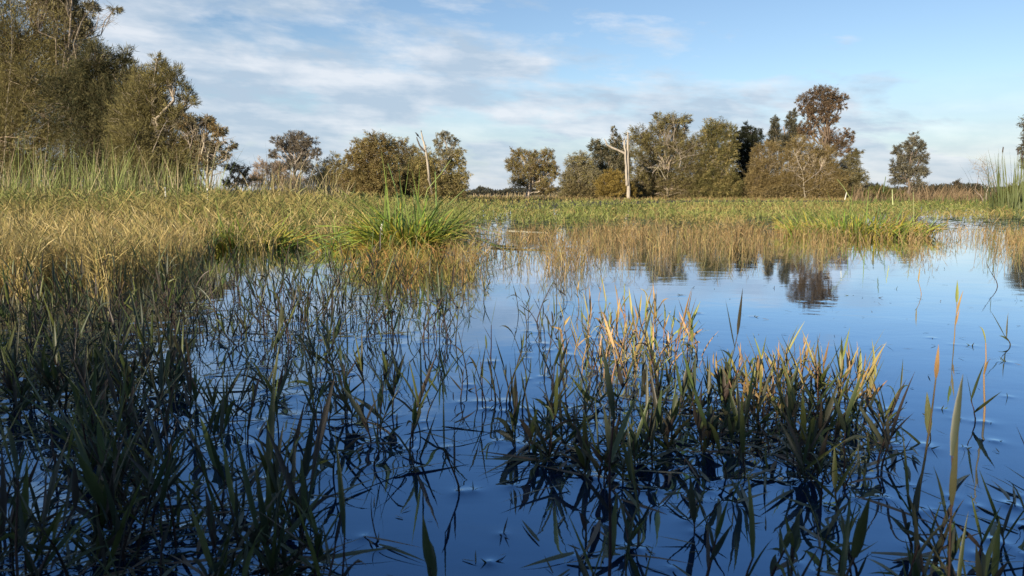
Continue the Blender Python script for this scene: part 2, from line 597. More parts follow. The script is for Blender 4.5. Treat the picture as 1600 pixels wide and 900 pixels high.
    for br in branches:            # pale limbs seen in the photograph: [(px, py), ...], radius
        pts = np.array([at(x, y, d - br[2] * sc if len(br) > 2 else d - 0.5) for x, y in br[0]])
        S = len(pts)
        tt = np.linspace(0, S - 1, S * 3)
        P = np.stack([np.interp(tt, np.arange(S), pts[:, i]) for i in range(3)], 1)
        P += rng.normal(0, 0.25 * sc, P.shape)
        B.tubes([P], [np.linspace(br[1], br[1] * 0.3, len(P)) * sc * .42], vary(PALE, 1, .08, .02)[0] * .7, 6)
        # side twigs
        m_ = len(P) * 2
        s0 = P[rng.integers(len(P) // 3, len(P), m_)]
        e0 = s0 + rng.normal(0, 1, (m_, 3)) * sc * 9 + [0, 0, sc * 4]
        t5 = np.linspace(0, 1, 4)[None, :, None]
        B.tubes(s0[:, None] * (1 - t5) + e0[:, None] * t5 + rng.normal(0, sc * .8, (m_, 4, 3)) * t5, np.linspace(.35, .1, 4)[None, :] * sc * br[1] * .5 * np.ones((m_, 1)), np.array(PALE) * .7, 3)
    W.build('trunk', M_BARK, root, True, b)
    if B.n: B.build('branches', M_BARK, root, True, b)
    if G.n: G.build('foliage', M_CROWN, root, False, b)
    return root


OLIVE = (0.150, 0.134, 0.056)
OLIVE2 = (0.195, 0.165, 0.070)
GREY = (0.155, 0.142, 0.088)
DARKG = (0.040, 0.045, 0.024)
BROWN = (0.098, 0.074, 0.048)
TAN = (0.170, 0.125, 0.060)


def build_trees():
    # --- the near stand at the left
    tree('casuarina_tree', 'tallest dense olive she-oak cut off by the left edge of the photo', 37, (20, 320),
         [(20, 60, 95, 80), (92, 62, 42, 52), (-70, 120, 110, 100), (60, 150, 72, 72), (10, 225, 110, 62), (105, 118, 34, 50),
          (-80, 10, 90, 80), (40, -20, 60, 50), (85, 210, 52, 55), (-10, 150, 80, 70), (60, 265, 70, 30)],
         (0.130, 0.116, 0.052), 60000, (0.38, 0.028), 0.15, 0.13, 0.24, twigs=.7, up=0.75, leaf_alt=OLIVE,
         wood=(0.34, 0.28, 0.20), branches=[([(5, 300), (8, 230), (12, 150), (20, 60), (16, 0)], 2.4, 45), ([(12, 215), (45, 195), (72, 160)], 1.2, 45),
                                           ([(10, 180), (30, 160), (50, 120)], 1.2, 45), ([(20, 215), (60, 200), (80, 188)], 1.1, 45)])
    tree('gum_tree', 'open gum with one thin bare branch reaching right at the photo top', 37, (105, 320),
         [(100, 15, 24, 20), (122, 36, 16, 14), (82, -12, 30, 18), (138, 12, 14, 10), (60, -30, 40, 22), (178, 14, 7, 6), (110, -20, 25, 14), (132, 52, 10, 10)],
         GREY, 9000, (0.24, 0.05), 0.3, 0.11, 0.12, twigs=1.0, top=10.0,
         branches=[([(112, 90), (128, 62), (150, 44), (166, 40), (172, 24), (178, 12)], 1.5, 0), ([(150, 44), (155, 20), (140, 5)], 1.0, 0), ([(166, 40), (176, 32)], .7, 0)])
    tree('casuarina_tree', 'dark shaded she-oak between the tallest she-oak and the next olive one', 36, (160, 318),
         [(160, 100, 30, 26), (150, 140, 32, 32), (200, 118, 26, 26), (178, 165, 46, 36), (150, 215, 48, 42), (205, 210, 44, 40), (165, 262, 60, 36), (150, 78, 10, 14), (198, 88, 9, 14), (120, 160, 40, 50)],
         (0.095, 0.088, 0.044), 32000, (0.34, 0.032), 0.1, 0.13, 0.26, up=0.6, leaf_alt=DARKG)  # shade from the tallest she-oak is partly put into these darker leaf colours
    tree('casuarina_tree', 'olive she-oak with uneven top at the right of the left stand', 34, (240, 318),
         [(248, 108, 16, 18), (272, 122, 20, 20), (246, 140, 24, 22), (292, 152, 14, 18), (240, 178, 34, 30), (272, 190, 26, 26), (226, 225, 40, 34), (262, 235, 34, 30), (240, 268, 50, 24), (246, 92, 6, 8), (222, 130, 20, 22), (215, 160, 26, 26), (205, 190, 34, 34), (210, 235, 34, 34), (285, 265, 34, 26), (300, 225, 18, 26), (200, 275, 40, 22)],
         (0.120, 0.108, 0.050), 34000, (0.26, 0.028), 0.05, 0.12, 0.24, up=0.7, leaf_alt=OLIVE, twigs=1.3, wood=(0.36, .31, .24),
         branches=[([(238, 238), (252, 205), (262, 185)], 1.6, 34), ([(215, 280), (222, 262), (240, 245)], 1.2, 34)])
    tree('paperbark_tree', 'gnarled paperbark with pale twisted limbs at the end of the left stand', 34, (326, 318),
         [(300, 195, 20, 12, .7), (322, 192, 14, 10), (342, 205, 12, 9), (338, 228, 10, 10), (362, 228, 8, 6), (300, 225, 26, 20, .6), (325, 245, 24, 20, .5), (352, 243, 7, 5), (285, 250, 22, 25, .5)],
         GREY, 8500, (0.18, 0.04), 0.3, 0.12, 0.13, twigs=2.2, wood=(0.44, 0.38, 0.29), leaf_alt=TAN, up=.2, top=1.6,
         branches=[([(326, 300), (332, 272), (326, 262), (300, 258), (276, 246), (266, 228), (262, 220)], 3.4, 10),
                   ([(330, 285), (334, 250), (338, 230), (348, 222), (350, 214)], 3.0, 10), ([(332, 262), (312, 262), (300, 248)], 2.0, 12),
                   ([(300, 258), (297, 230), (293, 212), (282, 205), (278, 192)], 2.4, 14), ([(297, 230), (302, 205), (310, 196)], 1.6, 14),
                   ([(338, 245), (322, 238), (318, 218)], 1.6, 12), ([(330, 275), (350, 268), (362, 240)], 1.6, 8), ([(276, 246), (268, 232), (280, 215)], 1.3, 12)])
    tree('paperbark_tree', 'low fallen pale branchy paperbark sprawling right of the gnarled one', 40, (352, 318),
         [(362, 262, 12, 7, .6), (378, 266, 10, 7, .6), (385, 280, 14, 9, .5), (360, 285, 12, 9, .5)],
         TAN, 1400, (0.18, 0.045), 0.2, 0.12, 0.14, twigs=3, wood=PALE, top=1.0,
         branches=[([(348, 292), (360, 275), (378, 262), (392, 262)], 1.8), ([(352, 290), (370, 288), (398, 290)], 1.3), ([(360, 275), (358, 262), (366, 256)], 1.1)])
    # --- middle left
    g_ = None
    tree('gum_tree', 'airy dome crowned gum with see-through branches standing left of the olive thicket', 84, (462, 310),
         [(460, 212, 16, 7), (436, 222, 12, 8), (484, 222, 12, 8), (448, 232, 16, 9), (474, 236, 16, 10), (494, 240, 7, 9), (428, 240, 9, 8), (458, 252, 22, 11), (440, 262, 16, 9), (480, 262, 14, 9), (463, 222, 14, 8)],
         (0.12, 0.105, 0.08), 8000, (0.30, 0.075), 0.2, 0.11, 0.2, twigs=2.6, wood=(0.30, .26, .22), up=.4, top=4.2)
    tree('paperbark_shrub', 'pinkish twiggy shrub at the foot of the airy dome crowned gum', 80, (425, 312),
         [(412, 262, 12, 12, .6), (428, 268, 14, 14, .7), (404, 282, 12, 14), (436, 284, 18, 14), (460, 288, 20, 12)],
         (0.24, 0.18, 0.12), 5000, (0.34, 0.05), 0, 0.12, 0.1, twigs=3, wood=PALE, cat='shrub', top=2.0, up=.8)
    tree('casuarina_tree', 'small olive tree left of the largest round topped thicket tree', 86, (515, 311),
         [(512, 262, 14, 12), (528, 254, 12, 11), (500, 280, 14, 16), (522, 284, 18, 18), (508, 300, 22, 10), (535, 270, 8, 10)],
         OLIVE2, 7000, (0.34, 0.07), 0.4, 0.12, 0.16, wood=(0.34, .29, .22), twigs=1.6, leaf_alt=GREY)
    tree('paperbark_tree', 'largest round topped olive tree of the middle thicket', 82, (585, 311),
         [(590, 220, 18, 11), (570, 228, 16, 12), (607, 228, 12, 12), (555, 244, 13, 12), (582, 248, 26, 20), (560, 268, 18, 18), (600, 265, 20, 22), (576, 288, 30, 18), (608, 290, 16, 14), (548, 286, 10, 16)],
         (0.135, 0.105, 0.045), 16000, (0.36, 0.075), 0.45, 0.11, 0.25, wood=(0.36, .30, .22), twigs=1.5, leaf_alt=OLIVE2, trunks=2)
    tree('paperbark_tree', 'dark tufted tree right behind the round topped olive tree', 90, (628, 311),
         [(638, 248, 20, 13), (650, 256, 14, 12), (612, 250, 14, 12), (626, 222, 11, 7), (634, 232, 13, 7), (614, 236, 8, 8), (645, 236, 6, 6), (630, 256, 16, 14), (622, 280, 18, 20), (645, 272, 12, 16), (640, 295, 16, 10)],
         (0.095, 0.080, 0.045), 7500, (0.36, 0.08), 0.4, 0.12, 0.18, wood=(0.34, .29, .22), leaf_alt=OLIVE2)
    tree('casuarina_tree', 'square shouldered olive tree at the right end of the middle thicket', 84, (696, 311),
         [(660, 250, 16, 16), (648, 266, 16, 16), (668, 264, 18, 16), (636, 278, 14, 16), (690, 252, 18, 12), (714, 256, 12, 14), (672, 275, 20, 18), (702, 278, 22, 20), (718, 290, 10, 16), (680, 297, 26, 11), (650, 290, 10, 16), (715, 240, 8, 8)],
         OLIVE2, 14500, (0.34, 0.07), 0.55, 0.11, 0.2, wood=(0.34, .29, .22), leaf_alt=OLIVE, twigs=1.2, trunks=2)
    tree('gum_tree', 'sparse gum crown poking up behind the square shouldered olive tree', 92, (700, 311),
         [(695, 213, 12, 6), (708, 222, 9, 6), (684, 222, 7, 7), (690, 234, 8, 8), (718, 238, 5, 7), (724, 262, 4, 5), (703, 240, 10, 8)],
         GREY, 2600, (0.28, 0.08), 0.3, 0.12, 0.16, twigs=2.4, wood=(.42, .38, .33), top=4.5)
    tree('paperbark_tree', 'lone round bushy tree on several leaning trunks in the gap', 96, (822, 311),
         [(812, 240, 13, 9), (835, 244, 12, 9), (855, 240, 10, 8), (802, 256, 12, 14), (828, 262, 20, 16), (856, 260, 14, 15), (812, 280, 16, 14), (842, 284, 20, 16), (864, 270, 8, 12), (850, 296, 16, 8)],
         (0.140, 0.110, 0.048), 11000, (0.36, 0.075), 0.4, 0.12, 0.22, trunks=4, wood=PALE, twigs=1.5, leaf_alt=OLIVE)
    # --- right grove
    GR = 'trees of the right hand grove'
    tree('casuarina_tree', 'grey green tree at the left end of the right grove', 95, (905, 311),
         [(898, 262, 14, 16), (890, 280, 10, 14), (915, 258, 12, 16), (908, 285, 20, 18), (888, 298, 12, 10), (925, 275, 12, 20), (905, 246, 8, 8), (925, 298, 12, 10)],
         GREY, 10500, (0.36, 0.08), 0.5, 0.12, 0.2, leaf_alt=OLIVE, twigs=1.4, wood=(.34, .3, .25))
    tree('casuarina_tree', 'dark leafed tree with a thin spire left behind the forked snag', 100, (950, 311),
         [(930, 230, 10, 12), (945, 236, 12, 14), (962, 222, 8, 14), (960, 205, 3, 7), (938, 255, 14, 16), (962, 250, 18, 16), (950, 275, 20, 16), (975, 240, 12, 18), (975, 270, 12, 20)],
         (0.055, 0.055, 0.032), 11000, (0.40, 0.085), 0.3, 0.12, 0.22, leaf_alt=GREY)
    tree('wattle_shrub', 'rounded ochre shrub just left of the forked white snag', 90, (960, 311),
         [(958, 275, 16, 10), (945, 288, 14, 12), (966, 290, 18, 14), (950, 302, 20, 7), (985, 300, 12, 7)],
         (0.165, 0.125, 0.038), 6500, (0.34, 0.06), 0.3, 0.1, 0.1, cat='shrub', twigs=1, wood=(.3, .26, .2))
    tree('gum_tree', 'broad gum with pale tangled limbs right of the forked snag', 96, (1040, 311),
         [(1048, 190, 20, 10), (1032, 200, 14, 12), (1060, 206, 16, 12), (1000, 212, 20, 12), (1010, 230, 24, 16), (1050, 228, 26, 18), (1080, 232, 20, 20), (1005, 258, 20, 18), (1040, 258, 28, 20), (1078, 262, 22, 22),
          (1005, 285, 18, 20), (1040, 288, 26, 18), (1075, 292, 22, 16), (1072, 188, 6, 8), (1025, 182, 6, 6)],
         (0.105, 0.092, 0.045), 27000, (0.38, 0.075), 0.35, 0.12, 0.28, twigs=1.4, wood=(0.26, .22, .17), leaf_alt=OLIVE, trunks=2,
         branches=[([(1061, 262), (1064, 250), (1062, 240), (1050, 228), (1030, 222)], 1.2, 20), ([(1062, 240), (1080, 232), (1096, 224)], 1.2, 15), ([(1040, 280), (1030, 262), (1008, 262), (1000, 268)], 1.4, 30),
                   ([(1060, 250), (1072, 244), (1098, 240)], 1.0, 24), ([(1052, 222), (1054, 200), (1050, 186)], 1.2, 18), ([(1020, 270), (1030, 258), (1040, 262)], 1.1, 30)])
    tree('casuarina_tree', 'upright green she-oak beside the black shadowed one', 95, (1120, 311),
         [(1120, 200, 18, 12), (1105, 212, 12, 12), (1136, 212, 12, 14), (1112, 235, 20, 18), (1136, 240, 14, 20), (1102, 262, 16, 20), (1130, 270, 20, 22), (1110, 292, 22, 16), (1140, 294, 14, 14), (1150, 222, 4, 10)],
         (0.095, 0.090, 0.036), 18000, (0.40, 0.075), 0.4, 0.13, 0.24, leaf_alt=OLIVE2, twigs=.9)
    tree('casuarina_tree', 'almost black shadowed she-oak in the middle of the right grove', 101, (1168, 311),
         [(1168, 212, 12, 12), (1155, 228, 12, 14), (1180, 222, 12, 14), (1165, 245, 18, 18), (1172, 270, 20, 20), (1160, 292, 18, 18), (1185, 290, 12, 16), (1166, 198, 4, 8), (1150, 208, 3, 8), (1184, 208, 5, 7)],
         (0.022, 0.026, 0.016), 14000, (0.40, 0.09), 0.3, 0.12, 0.24, wood=(.08, .07, .06))  # dark species, with its neighbour's shade also put into leaf and bark colour
    tree('casuarina_tree', 'two slim dark spired trees grown together behind the tan thicket', 104, (1222, 311),
         [(1210, 192, 5, 9), (1212, 206, 8, 10), (1234, 190, 6, 12), (1240, 206, 9, 12), (1210, 222, 9, 12), (1228, 226, 14, 14), (1240, 180, 4, 8)],
         (0.070, 0.068, 0.045), 7000, (0.38, 0.08), 0.3, 0.12, 0.2)
    tree('casuarina_tree', 'tan olive she-oak just right of the black shadowed one', 93, (1200, 311),
         [(1186, 236, 8, 10), (1205, 232, 12, 10), (1182, 256, 10, 16), (1204, 255, 18, 18), (1186, 284, 14, 20), (1210, 284, 18, 22), (1196, 302, 22, 8)],
         (0.150, 0.118, 0.055), 13000, (0.34, 0.06), 0.1, 0.13, 0.18, up=.6, twigs=1.6, wood=(.38, .32, .24))
    tree('gum_tree', 'tallest tree of the right grove with a rust brown lobed crown', 99, (1284, 311),
         [(1284, 146, 22, 11), (1262, 158, 15, 11), (1304, 156, 14, 10), (1318, 152, 10, 5), (1286, 170, 22, 12), (1262, 175, 12, 9), (1296, 186, 12, 8), (1272, 190, 12, 9), (1316, 165, 8, 5),
          (1300, 212, 16, 14), (1324, 212, 9, 11), (1264, 208, 12, 10), (1312, 232, 14, 12), (1255, 200, 6, 12), (1330, 240, 8, 8)],
         BROWN, 12500, (0.34, 0.085), 0.2, 0.085, 0.34, wood=(.16, .12, .09), twigs=.8, leaf_alt=(0.125, 0.086, 0.054), shell=2.6, top=9.5)
    tree('casuarina_tree', 'olive tree at the right end of the grove leaning past the rust crown', 97, (1325, 311),
         [(1330, 250, 10, 10), (1340, 238, 7, 5), (1322, 268, 16, 18), (1336, 282, 8, 12), (1318, 294, 18, 16), (1300, 275, 16, 20), (1343, 268, 4, 5)],
         (0.095, 0.085, 0.040), 9500, (0.38, 0.075), 0.4, 0.12, 0.2, leaf_alt=GREY)
    tree('casuarina_tree', 'wide tan she-oak with bare white branches fronting the rust crowned tree', 92, (1258, 311),
         [(1245, 226, 14, 12), (1268, 236, 18, 14), (1236, 248, 16, 16), (1290, 246, 14, 16), (1262, 262, 26, 20), (1235, 280, 18, 20), (1292, 275, 18, 20), (1264, 292, 28, 16), (1300, 298, 18, 10), (1238, 300, 16, 8)],
         (0.150, 0.118, 0.052), 22000, (0.34, 0.055), 0.05, 0.13, 0.24, up=.6, twigs=1.8, wood=(.42, .36, .28),
         branches=[([(1258, 314), (1256, 290), (1254, 268), (1246, 250), (1242, 238)], 2.0, 15), ([(1254, 268), (1264, 250), (1262, 236)], 1.3, 15), ([(1256, 282), (1240, 268), (1230, 264)], 1.2, 15),
                   ([(1256, 286), (1275, 272), (1290, 260)], 1.2, 15), ([(1257, 300), (1272, 295), (1284, 284)], 1.0, 15), ([(1254, 272), (1244, 274), (1236, 262)], .9, 15), ([(1257, 296), (1246, 288), (1236, 290)], .9, 15)])
    tree('casuarina_tree', 'lone slender grey green tree standing right of the grove', 108, (1418, 311),
         [(1428, 216, 6, 7), (1418, 226, 10, 8), (1436, 228, 9, 9), (1404, 236, 8, 9), (1422, 244, 18, 10), (1442, 248, 8, 10), (1402, 258, 12, 11), (1426, 266, 18, 12), (1444, 270, 8, 8), (1408, 282, 14, 9), (1432, 288, 12, 9), (1398, 270, 7, 8)],
         (0.115, 0.108, 0.075), 9000, (0.40, 0.085), 0.35, 0.12, 0.2, twigs=1.3, wood=(.18, .15, .12), leaf_alt=(.07, .068, .05))
    tree('gum_tree', 'leafy tree mostly beyond the right edge of the photo', 62, (1640, 318),
         [(1612, 210, 14, 12), (1606, 232, 12, 10), (1635, 190, 26, 20), (1640, 230, 30, 26), (1625, 255, 22, 14), (1602, 222, 5, 6)],
         (0.075, 0.072, 0.05), 6000, (0.28, 0.07), 0.4, 0.12, 0.22)
    tree('dead_shrub', 'leafless crooked shrub beside the reeds at the right edge', 58, (1540, 318), [(1530, 264, 9, 8, .1)], (.1, .07, .05), 10, (0.05, 0.02),
         0.3, .1, .05, twigs=0, cat='shrub', wood=(.25, .2, .17), top=1.0,
         branches=[([(1540, 316), (1542, 298), (1548, 286), (1542, 272), (1534, 260)], 1.6), ([(1542, 272), (1530, 266), (1520, 264)], .8), ([(1538, 266), (1538, 255), (1530, 248)], .7), ([(1546, 280), (1556, 268), (1562, 262)], .8),
                   ([(1534, 260), (1524, 256), (1516, 252)], .6), ([(1546, 288), (1556, 284), (1554, 300)], .9), ([(1536, 262), (1544, 254)], .6), ([(1530, 266), (1526, 272)], .5), ([(1542, 276), (1550, 262), (1548, 252)], .6)])
    tree('green_shrub', 'low rounded green shrub behind the tall reeds at the right edge', 52, (1585, 320),
         [(1590, 300, 24, 12), (1570, 306, 16, 10), (1612, 298, 20, 14), (1565, 314, 16, 7)],
         (0.085, 0.085, 0.024), 6000, (0.22, 0.05), 0.2, 0.1, 0.08, cat='shrub')
    tree('green_shrub', 'low green shrub behind the right hand tussock', 70, (1376, 316),
         [(1376, 300, 20, 8), (1358, 306, 14, 6), (1396, 305, 14, 7)],
         (0.075, 0.080, 0.026), 3500, (0.25, 0.06), 0.2, 0.1, 0.08, cat='shrub')
    for px, h, lab in ((1494, 285, 'small pointed far bush rising above the right skyline'), (1524, 289, 'small rounded far bush next to the leafless shrub'),
                       (1462, 292, 'low far bush just right of the lone slender tree')):
        tree('far_bush', lab, 150, (px, 306), [(px, (h + 296) / 2 + 1, 7, (300 - h) / 2), (px - 6, 299, 8, 5), (px + 7, 299, 8, 5)],
             (.055, .05, .035), 1200, (0.5, 0.14), .2, .12, .1, cat='bush')


# ------------------------------------------------------------------ snags and bird
def snag(label, d, base, lines, col=(0.42, 0.38, 0.32)):
    b = at(base[0], base[1], d); b[2] = float(terrain(b[0], b[1])) - .05
    root = empty('dead_snag', b, label, 'dead tree')
    sc = d / FPX
    for i, (pts, r0, r1, part) in enumerate(lines):
        G = Geo()
        P = np.array([at(x, y, d) + [0, o_ * sc, 0] for x, y, o_ in pts])
        if i == 0: P[0, 2] = b[2]
        S = len(P); tt = np.linspace(0, S - 1, S * 4)
        Q = np.stack([np.interp(tt, np.arange(S), P[:, k_]) for k_ in range(3)], 1)
        Q[1:] += rng.normal(0, .28 * sc, (len(Q) - 1, 3)) * [1, 1, 0]
        r = np.linspace(r0, r1, len(Q)) * sc * (1 + rng.normal(0, .08, len(Q)))
        G.tubes([Q], [r], col, 8)
        # splintered tip
        G.slivers(Q[-1] + rng.normal(0, r1 * sc * .5, (5, 3)), np.tile(Q[-1] - Q[-3], (5, 1)) + rng.normal(0, .05, (5, 3)), U(2, 5, 5) * sc, r1 * sc * 1.2, col)
        G.build(part, M_SNAG, root, True, b)
    return root


def build_snags():
    snag('bleached white forked dead trunk standing before the right grove', 89, (982, 312),
         [([(982, 314, 0), (981, 280, 0), (981, 240, 0), (981, 210, 0)], 3.0, 1.3, 'trunk'),
          ([(979, 290, -3), (977, 250, -4), (975, 219, -4)], 2.1, 1.2, 'limb'),
          ([(976, 240, -3), (968, 236, -4), (956, 231, -4), (948, 227, -4), (946, 220, -4)], 1.8, .9, 'branch')])
    snag('pale Y shaped dead trunk with a bird above the middle thicket', 80, (669, 312),
         [([(671, 314, 60), (670, 290, 30), (669, 272, 8), (665, 232, 0)], 2.3, 1.9, 'trunk'),
          ([(665, 234, 0), (662, 222, 0), (658, 207, 0)], 2.2, .9, 'limb')])
    # dark left prong
    b = at(665, 236, 80)
    G = Geo()
    P = np.array([at(664, 237, 80), at(656, 228, 80), at(652, 218, 80), at(651, 214, 80)])
    G.tubes([P], [np.array([1.6, 1.3, 1.0, .7]) * 80 / FPX], (.10, .085, .07), 6)
    sn = [o for o in bpy.data.objects if o.name.startswith('dead_snag')][-1]
    o = G.build('dark_limb', M_BARK, sn, True, np.array(sn.location))
    # the bird: body, wings folded, tail, head with beak
    sc = 80 / FPX
    c = at(652, 210.5, 80)
    k = 9; S = 9
    t = np.linspace(0, 1, S)
    ax = unit(np.array([-0.62, 0.1, 0.78]))
    path = c + (t[:, None] - .5) * ax * 0.62
    rad = 0.10 * np.array([.10, .45, .8, 1.0, .95, .7, .55, .62, .1])
    G = Geo(); G.tubes([path], [rad], (.02, .02, .025), k)
    bird = G.build('perched_bird', M_LEAF, None, True, c)
    bird.location = c
    tag(bird, 'small black bird perched on the dark prong of the Y shaped dead trunk', 'bird')
    for nm, p, dr, L, W in (('tail', path[0], -ax + [0.1, 0, 0], .34, .09), ('wing', path[5] + [0, -.07, 0], -ax, .48, .16), ('wing', path[5] + [0, .07, 0], -ax, .48, .16), ('beak', path[-1] + ax * -.02, ax * [1, 1, .1], .12, .03)):
        G = Geo(); G.ribbons(np.array([p]), np.array([dr]), [L], [W], np.zeros((1, 3)), (.02, .02, .025), seg=3, fold=.4)
        G.build(nm, M_LEAF, bird, False, c)


# ------------------------------------------------------------------ marsh grass
def scatter(n, y0, y1, x0=-260, x1=1860, power=1.0, keep=None):
    """n base points between picture rows y0 (far) and y1 (near) on the water level"""
    out = []
    got = 0
    while got < n:
        m = n * 3
        px = U(x0, x1, m)
        py = y0 + (y1 - y0) * U(0, 1, m) ** power
        if keep is not None:
            ok = U(0, 1, m) < keep(px, py)
            px, py = px[ok], py[ok]
        if len(px) == 0: continue
        out.append(np.stack([px, py], 1)); got += len(px)
    A = np.concatenate(out)[:n]
    P = ground(A[:, 0], A[:, 1])
    P[:, 2] = np.maximum(terrain(P[:, 0], P[:, 1]), -0.03)
    return P, A[:, 0], A[:, 1]


def stalks(G, P, H, W, cols, cols_tip, nleaf, lean=0.18, ll=(0.25, 0.6), lw=1.3, ang=0.8, seg=3, droop=0.25, lmin=0.25):
    """thin upright stalks with a few leaves"""
    n = len(P)
    D = np.stack([rng.normal(0, lean, n), rng.normal(0, lean, n), np.ones(n)], 1)
    bend = np.stack([rng.normal(0, lean * .8, n), rng.normal(0, lean * .8, n), -np.abs(rng.normal(0, .05, n))], 1)
    G.ribbons(P, D, H, W, bend, cols, cols_tip, seg=seg, shape='blade')
    D = unit(D)
    for _ in range(nleaf):
        t = U(lmin, 0.95, n)
        keep = U(0, 1, n) < 0.85
        p = P + D * (H * t)[:, None] + bend * (H * t * t)[:, None]
        a = U(0, 2 * np.pi, n)
        d2 = unit(D + np.stack([np.cos(a), np.sin(a), np.zeros(n)], 1) * (ang * U(.4, 1.3, n))[:, None])
        L = H * U(ll[0], ll[1], n)
        bd = np.stack([np.zeros(n), np.zeros(n), -np.abs(rng.normal(0, droop, n))], 1)
        G.ribbons(p[keep], d2[keep], L[keep], (W * lw)[keep] if np.ndim(W) else W * lw, bd[keep], cols[keep], cols_tip[keep], seg=2, shape='lance')


def build_marsh():
    # golden reedy grass at the left, standing in the water
    def front(px):
        return np.interp(px, [-300, 60, 220, 290, 340, 420, 500, 560], [474, 470, 464, 436, 404, 396, 390, 372])

    def keep(px, py):
        f = front(px) + 10 * np.sin(px * .05)
        return (py < f) * np.clip((f - py) / 16 + .15, 0.0, 1)
    P, px, py = scatter(10500, 326, 474, -260, 570, 0.8, keep)
    n = len(P)
    d = P[:, 1]
    green = np.clip((362 - py) / 32 + np.clip((px - 280) / 400, 0, .5) + 1.4 * (vnoise(P[:, 0], P[:, 1], 1.5, 5) - .55), 0, 1)
    c = pick([(.42, .34, .14), (.35, .29, .11), (.50, .43, .22), (.28, .20, .09), (.27, .27, .09)], [3, 3, 2, 1, 1.5], n)
    cg = pick([(.20, .24, .05), (.16, .20, .05), (.27, .27, .07)], [2, 2, 1], n)
    mix = (U(0, 1, n) < green)[:, None]
    c = np.where(mix, cg, c) * (1 + rng.normal(0, .18, (n, 1)))
    G = Geo()
    H = U(.28, .52, n) * (1 + .25 * (vnoise(P[:, 0], P[:, 1], 2, 6) - .5))
    stalks(G, P - [0, 0, .02], H, np.maximum(.0055, d * .0009), c * [.9, .85, .8], c, 3, .16, (.22, .5), 1.25, .8)
    tag(G.build('golden_marsh_grass', M_GRASS), 'golden brown marsh grass standing in the water at the left', 'grass', kind='stuff')

    # the green band in front of the trees
    def keep2(px, py):
        f = np.interp(px, [-300, 500, 720, 760, 1250, 1600, 1900], [350, 372, 362, 352, 350, 338, 338]) + 4 * np.sin(px * .03)
        return (py < f) * np.clip((f - py) / 8 + .1, 0, 1)
    P, px, py = scatter(26000, 308.5, 372, -300, 1900, 1.35, keep2)
    n = len(P); d = P[:, 1]
    tall = np.interp(px, [-300, 350, 560, 720, 800, 1900], [.92, .88, .74, .46, .30, .24])
    H = tall * U(.6, 1.12, n) * (1 + .3 * (vnoise(P[:, 0], P[:, 1], 3, 9) - .5)) * np.interp(d, [8, 16, 24], [.55, .8, 1])
    gold = np.clip(2.6 * (vnoise(P[:, 0], P[:, 1], 5, 11) - .5) + .26 + .25 * (px < 420) * (py > 330), 0, 1)
    cg = pick([(.19, .225, .060), (.25, .28, .08), (.13, .165, .045), (.31, .32, .12)], [3, 3, 2, 1.5], n)
    co = pick([(.36, .30, .11), (.30, .24, .09), (.26, .25, .08)], [1, 1, 1], n)
    c = np.where((U(0, 1, n) < gold)[:, None], co, cg) * (1 + rng.normal(0, .2, (n, 1)))
    G = Geo()
    stalks(G, P - [0, 0, .03], H, np.maximum(.007, d * .00095), c * .8, c, 2, .28, (.35, .8), 1.3, .9, seg=2, droop=.4)
    tag(G.build('green_marsh_grass', M_GRASS), 'green marsh grass covering the flat between the pond and the trees', 'grass', kind='stuff')

    # low floating leaves and mat at the pond's far edge
    P, px, py = scatter(2600, 338, 362, 690, 1880, 1.0, lambda px, py: .3 + .7 * (np.abs(py - 347) < 7))
    n = len(P)
    P[:, 2] = U(.004, .03, n)
    a = U(0, 2 * np.pi, n)
    G = Geo()
    G.ribbons(P, np.stack([np.cos(a), np.sin(a), U(0, .12, n)], 1), U(.12, .4, n), U(.02, .05, n), np.zeros((n, 3)), pick([(.10, .14, .06), (.18, .20, .08), (.07, .10, .05)], [1, 1, 1], n), seg=2, face=np.tile([0, 0, 1.], (n, 1)) + rng.normal(0, .2, (n, 3)))
    tag(G.build('floating_leaf_mat', M_GRASS), 'flat green leaves floating at the far edge of the pond', 'floating leaves', kind='stuff')

    # brown stubble standing in the open water, centre and right
    def keep3(px, py):
        dens = np.interp(px, [690, 740, 900, 950, 1430, 1450, 1500, 1900], [.1, .62, .62, 1, 1, .45, .8, .9])
        f = np.interp(px, [690, 900, 1000, 1200, 1400, 1600, 1900], [452, 440, 412, 402, 400, 404, 404]) + 7 * np.sin(px * .045)
        top_ = np.interp(px, [690, 900, 1400, 1450, 1900], [368, 362, 360, 366, 362])
        patch = np.clip(.35 + 1.5 * (vnoise(px, py * 2.2, 40, 21) - .25), .05, 1)
        return dens * (py < f) * (py > top_) * np.clip((f - py) / 40 + .08, 0, 1) * patch
    P, px, py = scatter(5400, 360, 452, 690, 1880, 1.0, keep3)
    n = len(P); d = P[:, 1]
    c = pick([(.33, .25, .12), (.42, .33, .17), (.23, .16, .07), (.36, .33, .12), (.15, .16, .07)], [3, 2, 2, 1.2, 1], n) * (1 + rng.normal(0, .2, (n, 1)))
    G = Geo()
    stalks(G, P - [0, 0, .02], U(.14, .36, n), np.maximum(.004, d * .0006), c * [.85, .75, .7], c, 2, .15, (.2, .5), 1.2, .7, seg=2)
    tag(G.build('brown_stubble_grass', M_GRASS), 'sparse brown grass stubble standing in the open water', 'grass', kind='stuff')

    # golden green stems around the foot of the central tussock
    def keep4(px, py):
        return np.clip(1 - np.abs(px - 640) / 130, 0, 1) * (py < 462 + 8 * np.sin(px * .1)) * np.clip((470 - py) / 50, 0, 1)
    P, px, py = scatter(800, 385, 465, 500, 790, 1.0, keep4)
    n = len(P)
    c = pick([(.36, .26, .09), (.26, .24, .06), (.40, .22, .08)], [2, 2, 1], n) * (1 + rng.normal(0, .2, (n, 1)))
    G = Geo()
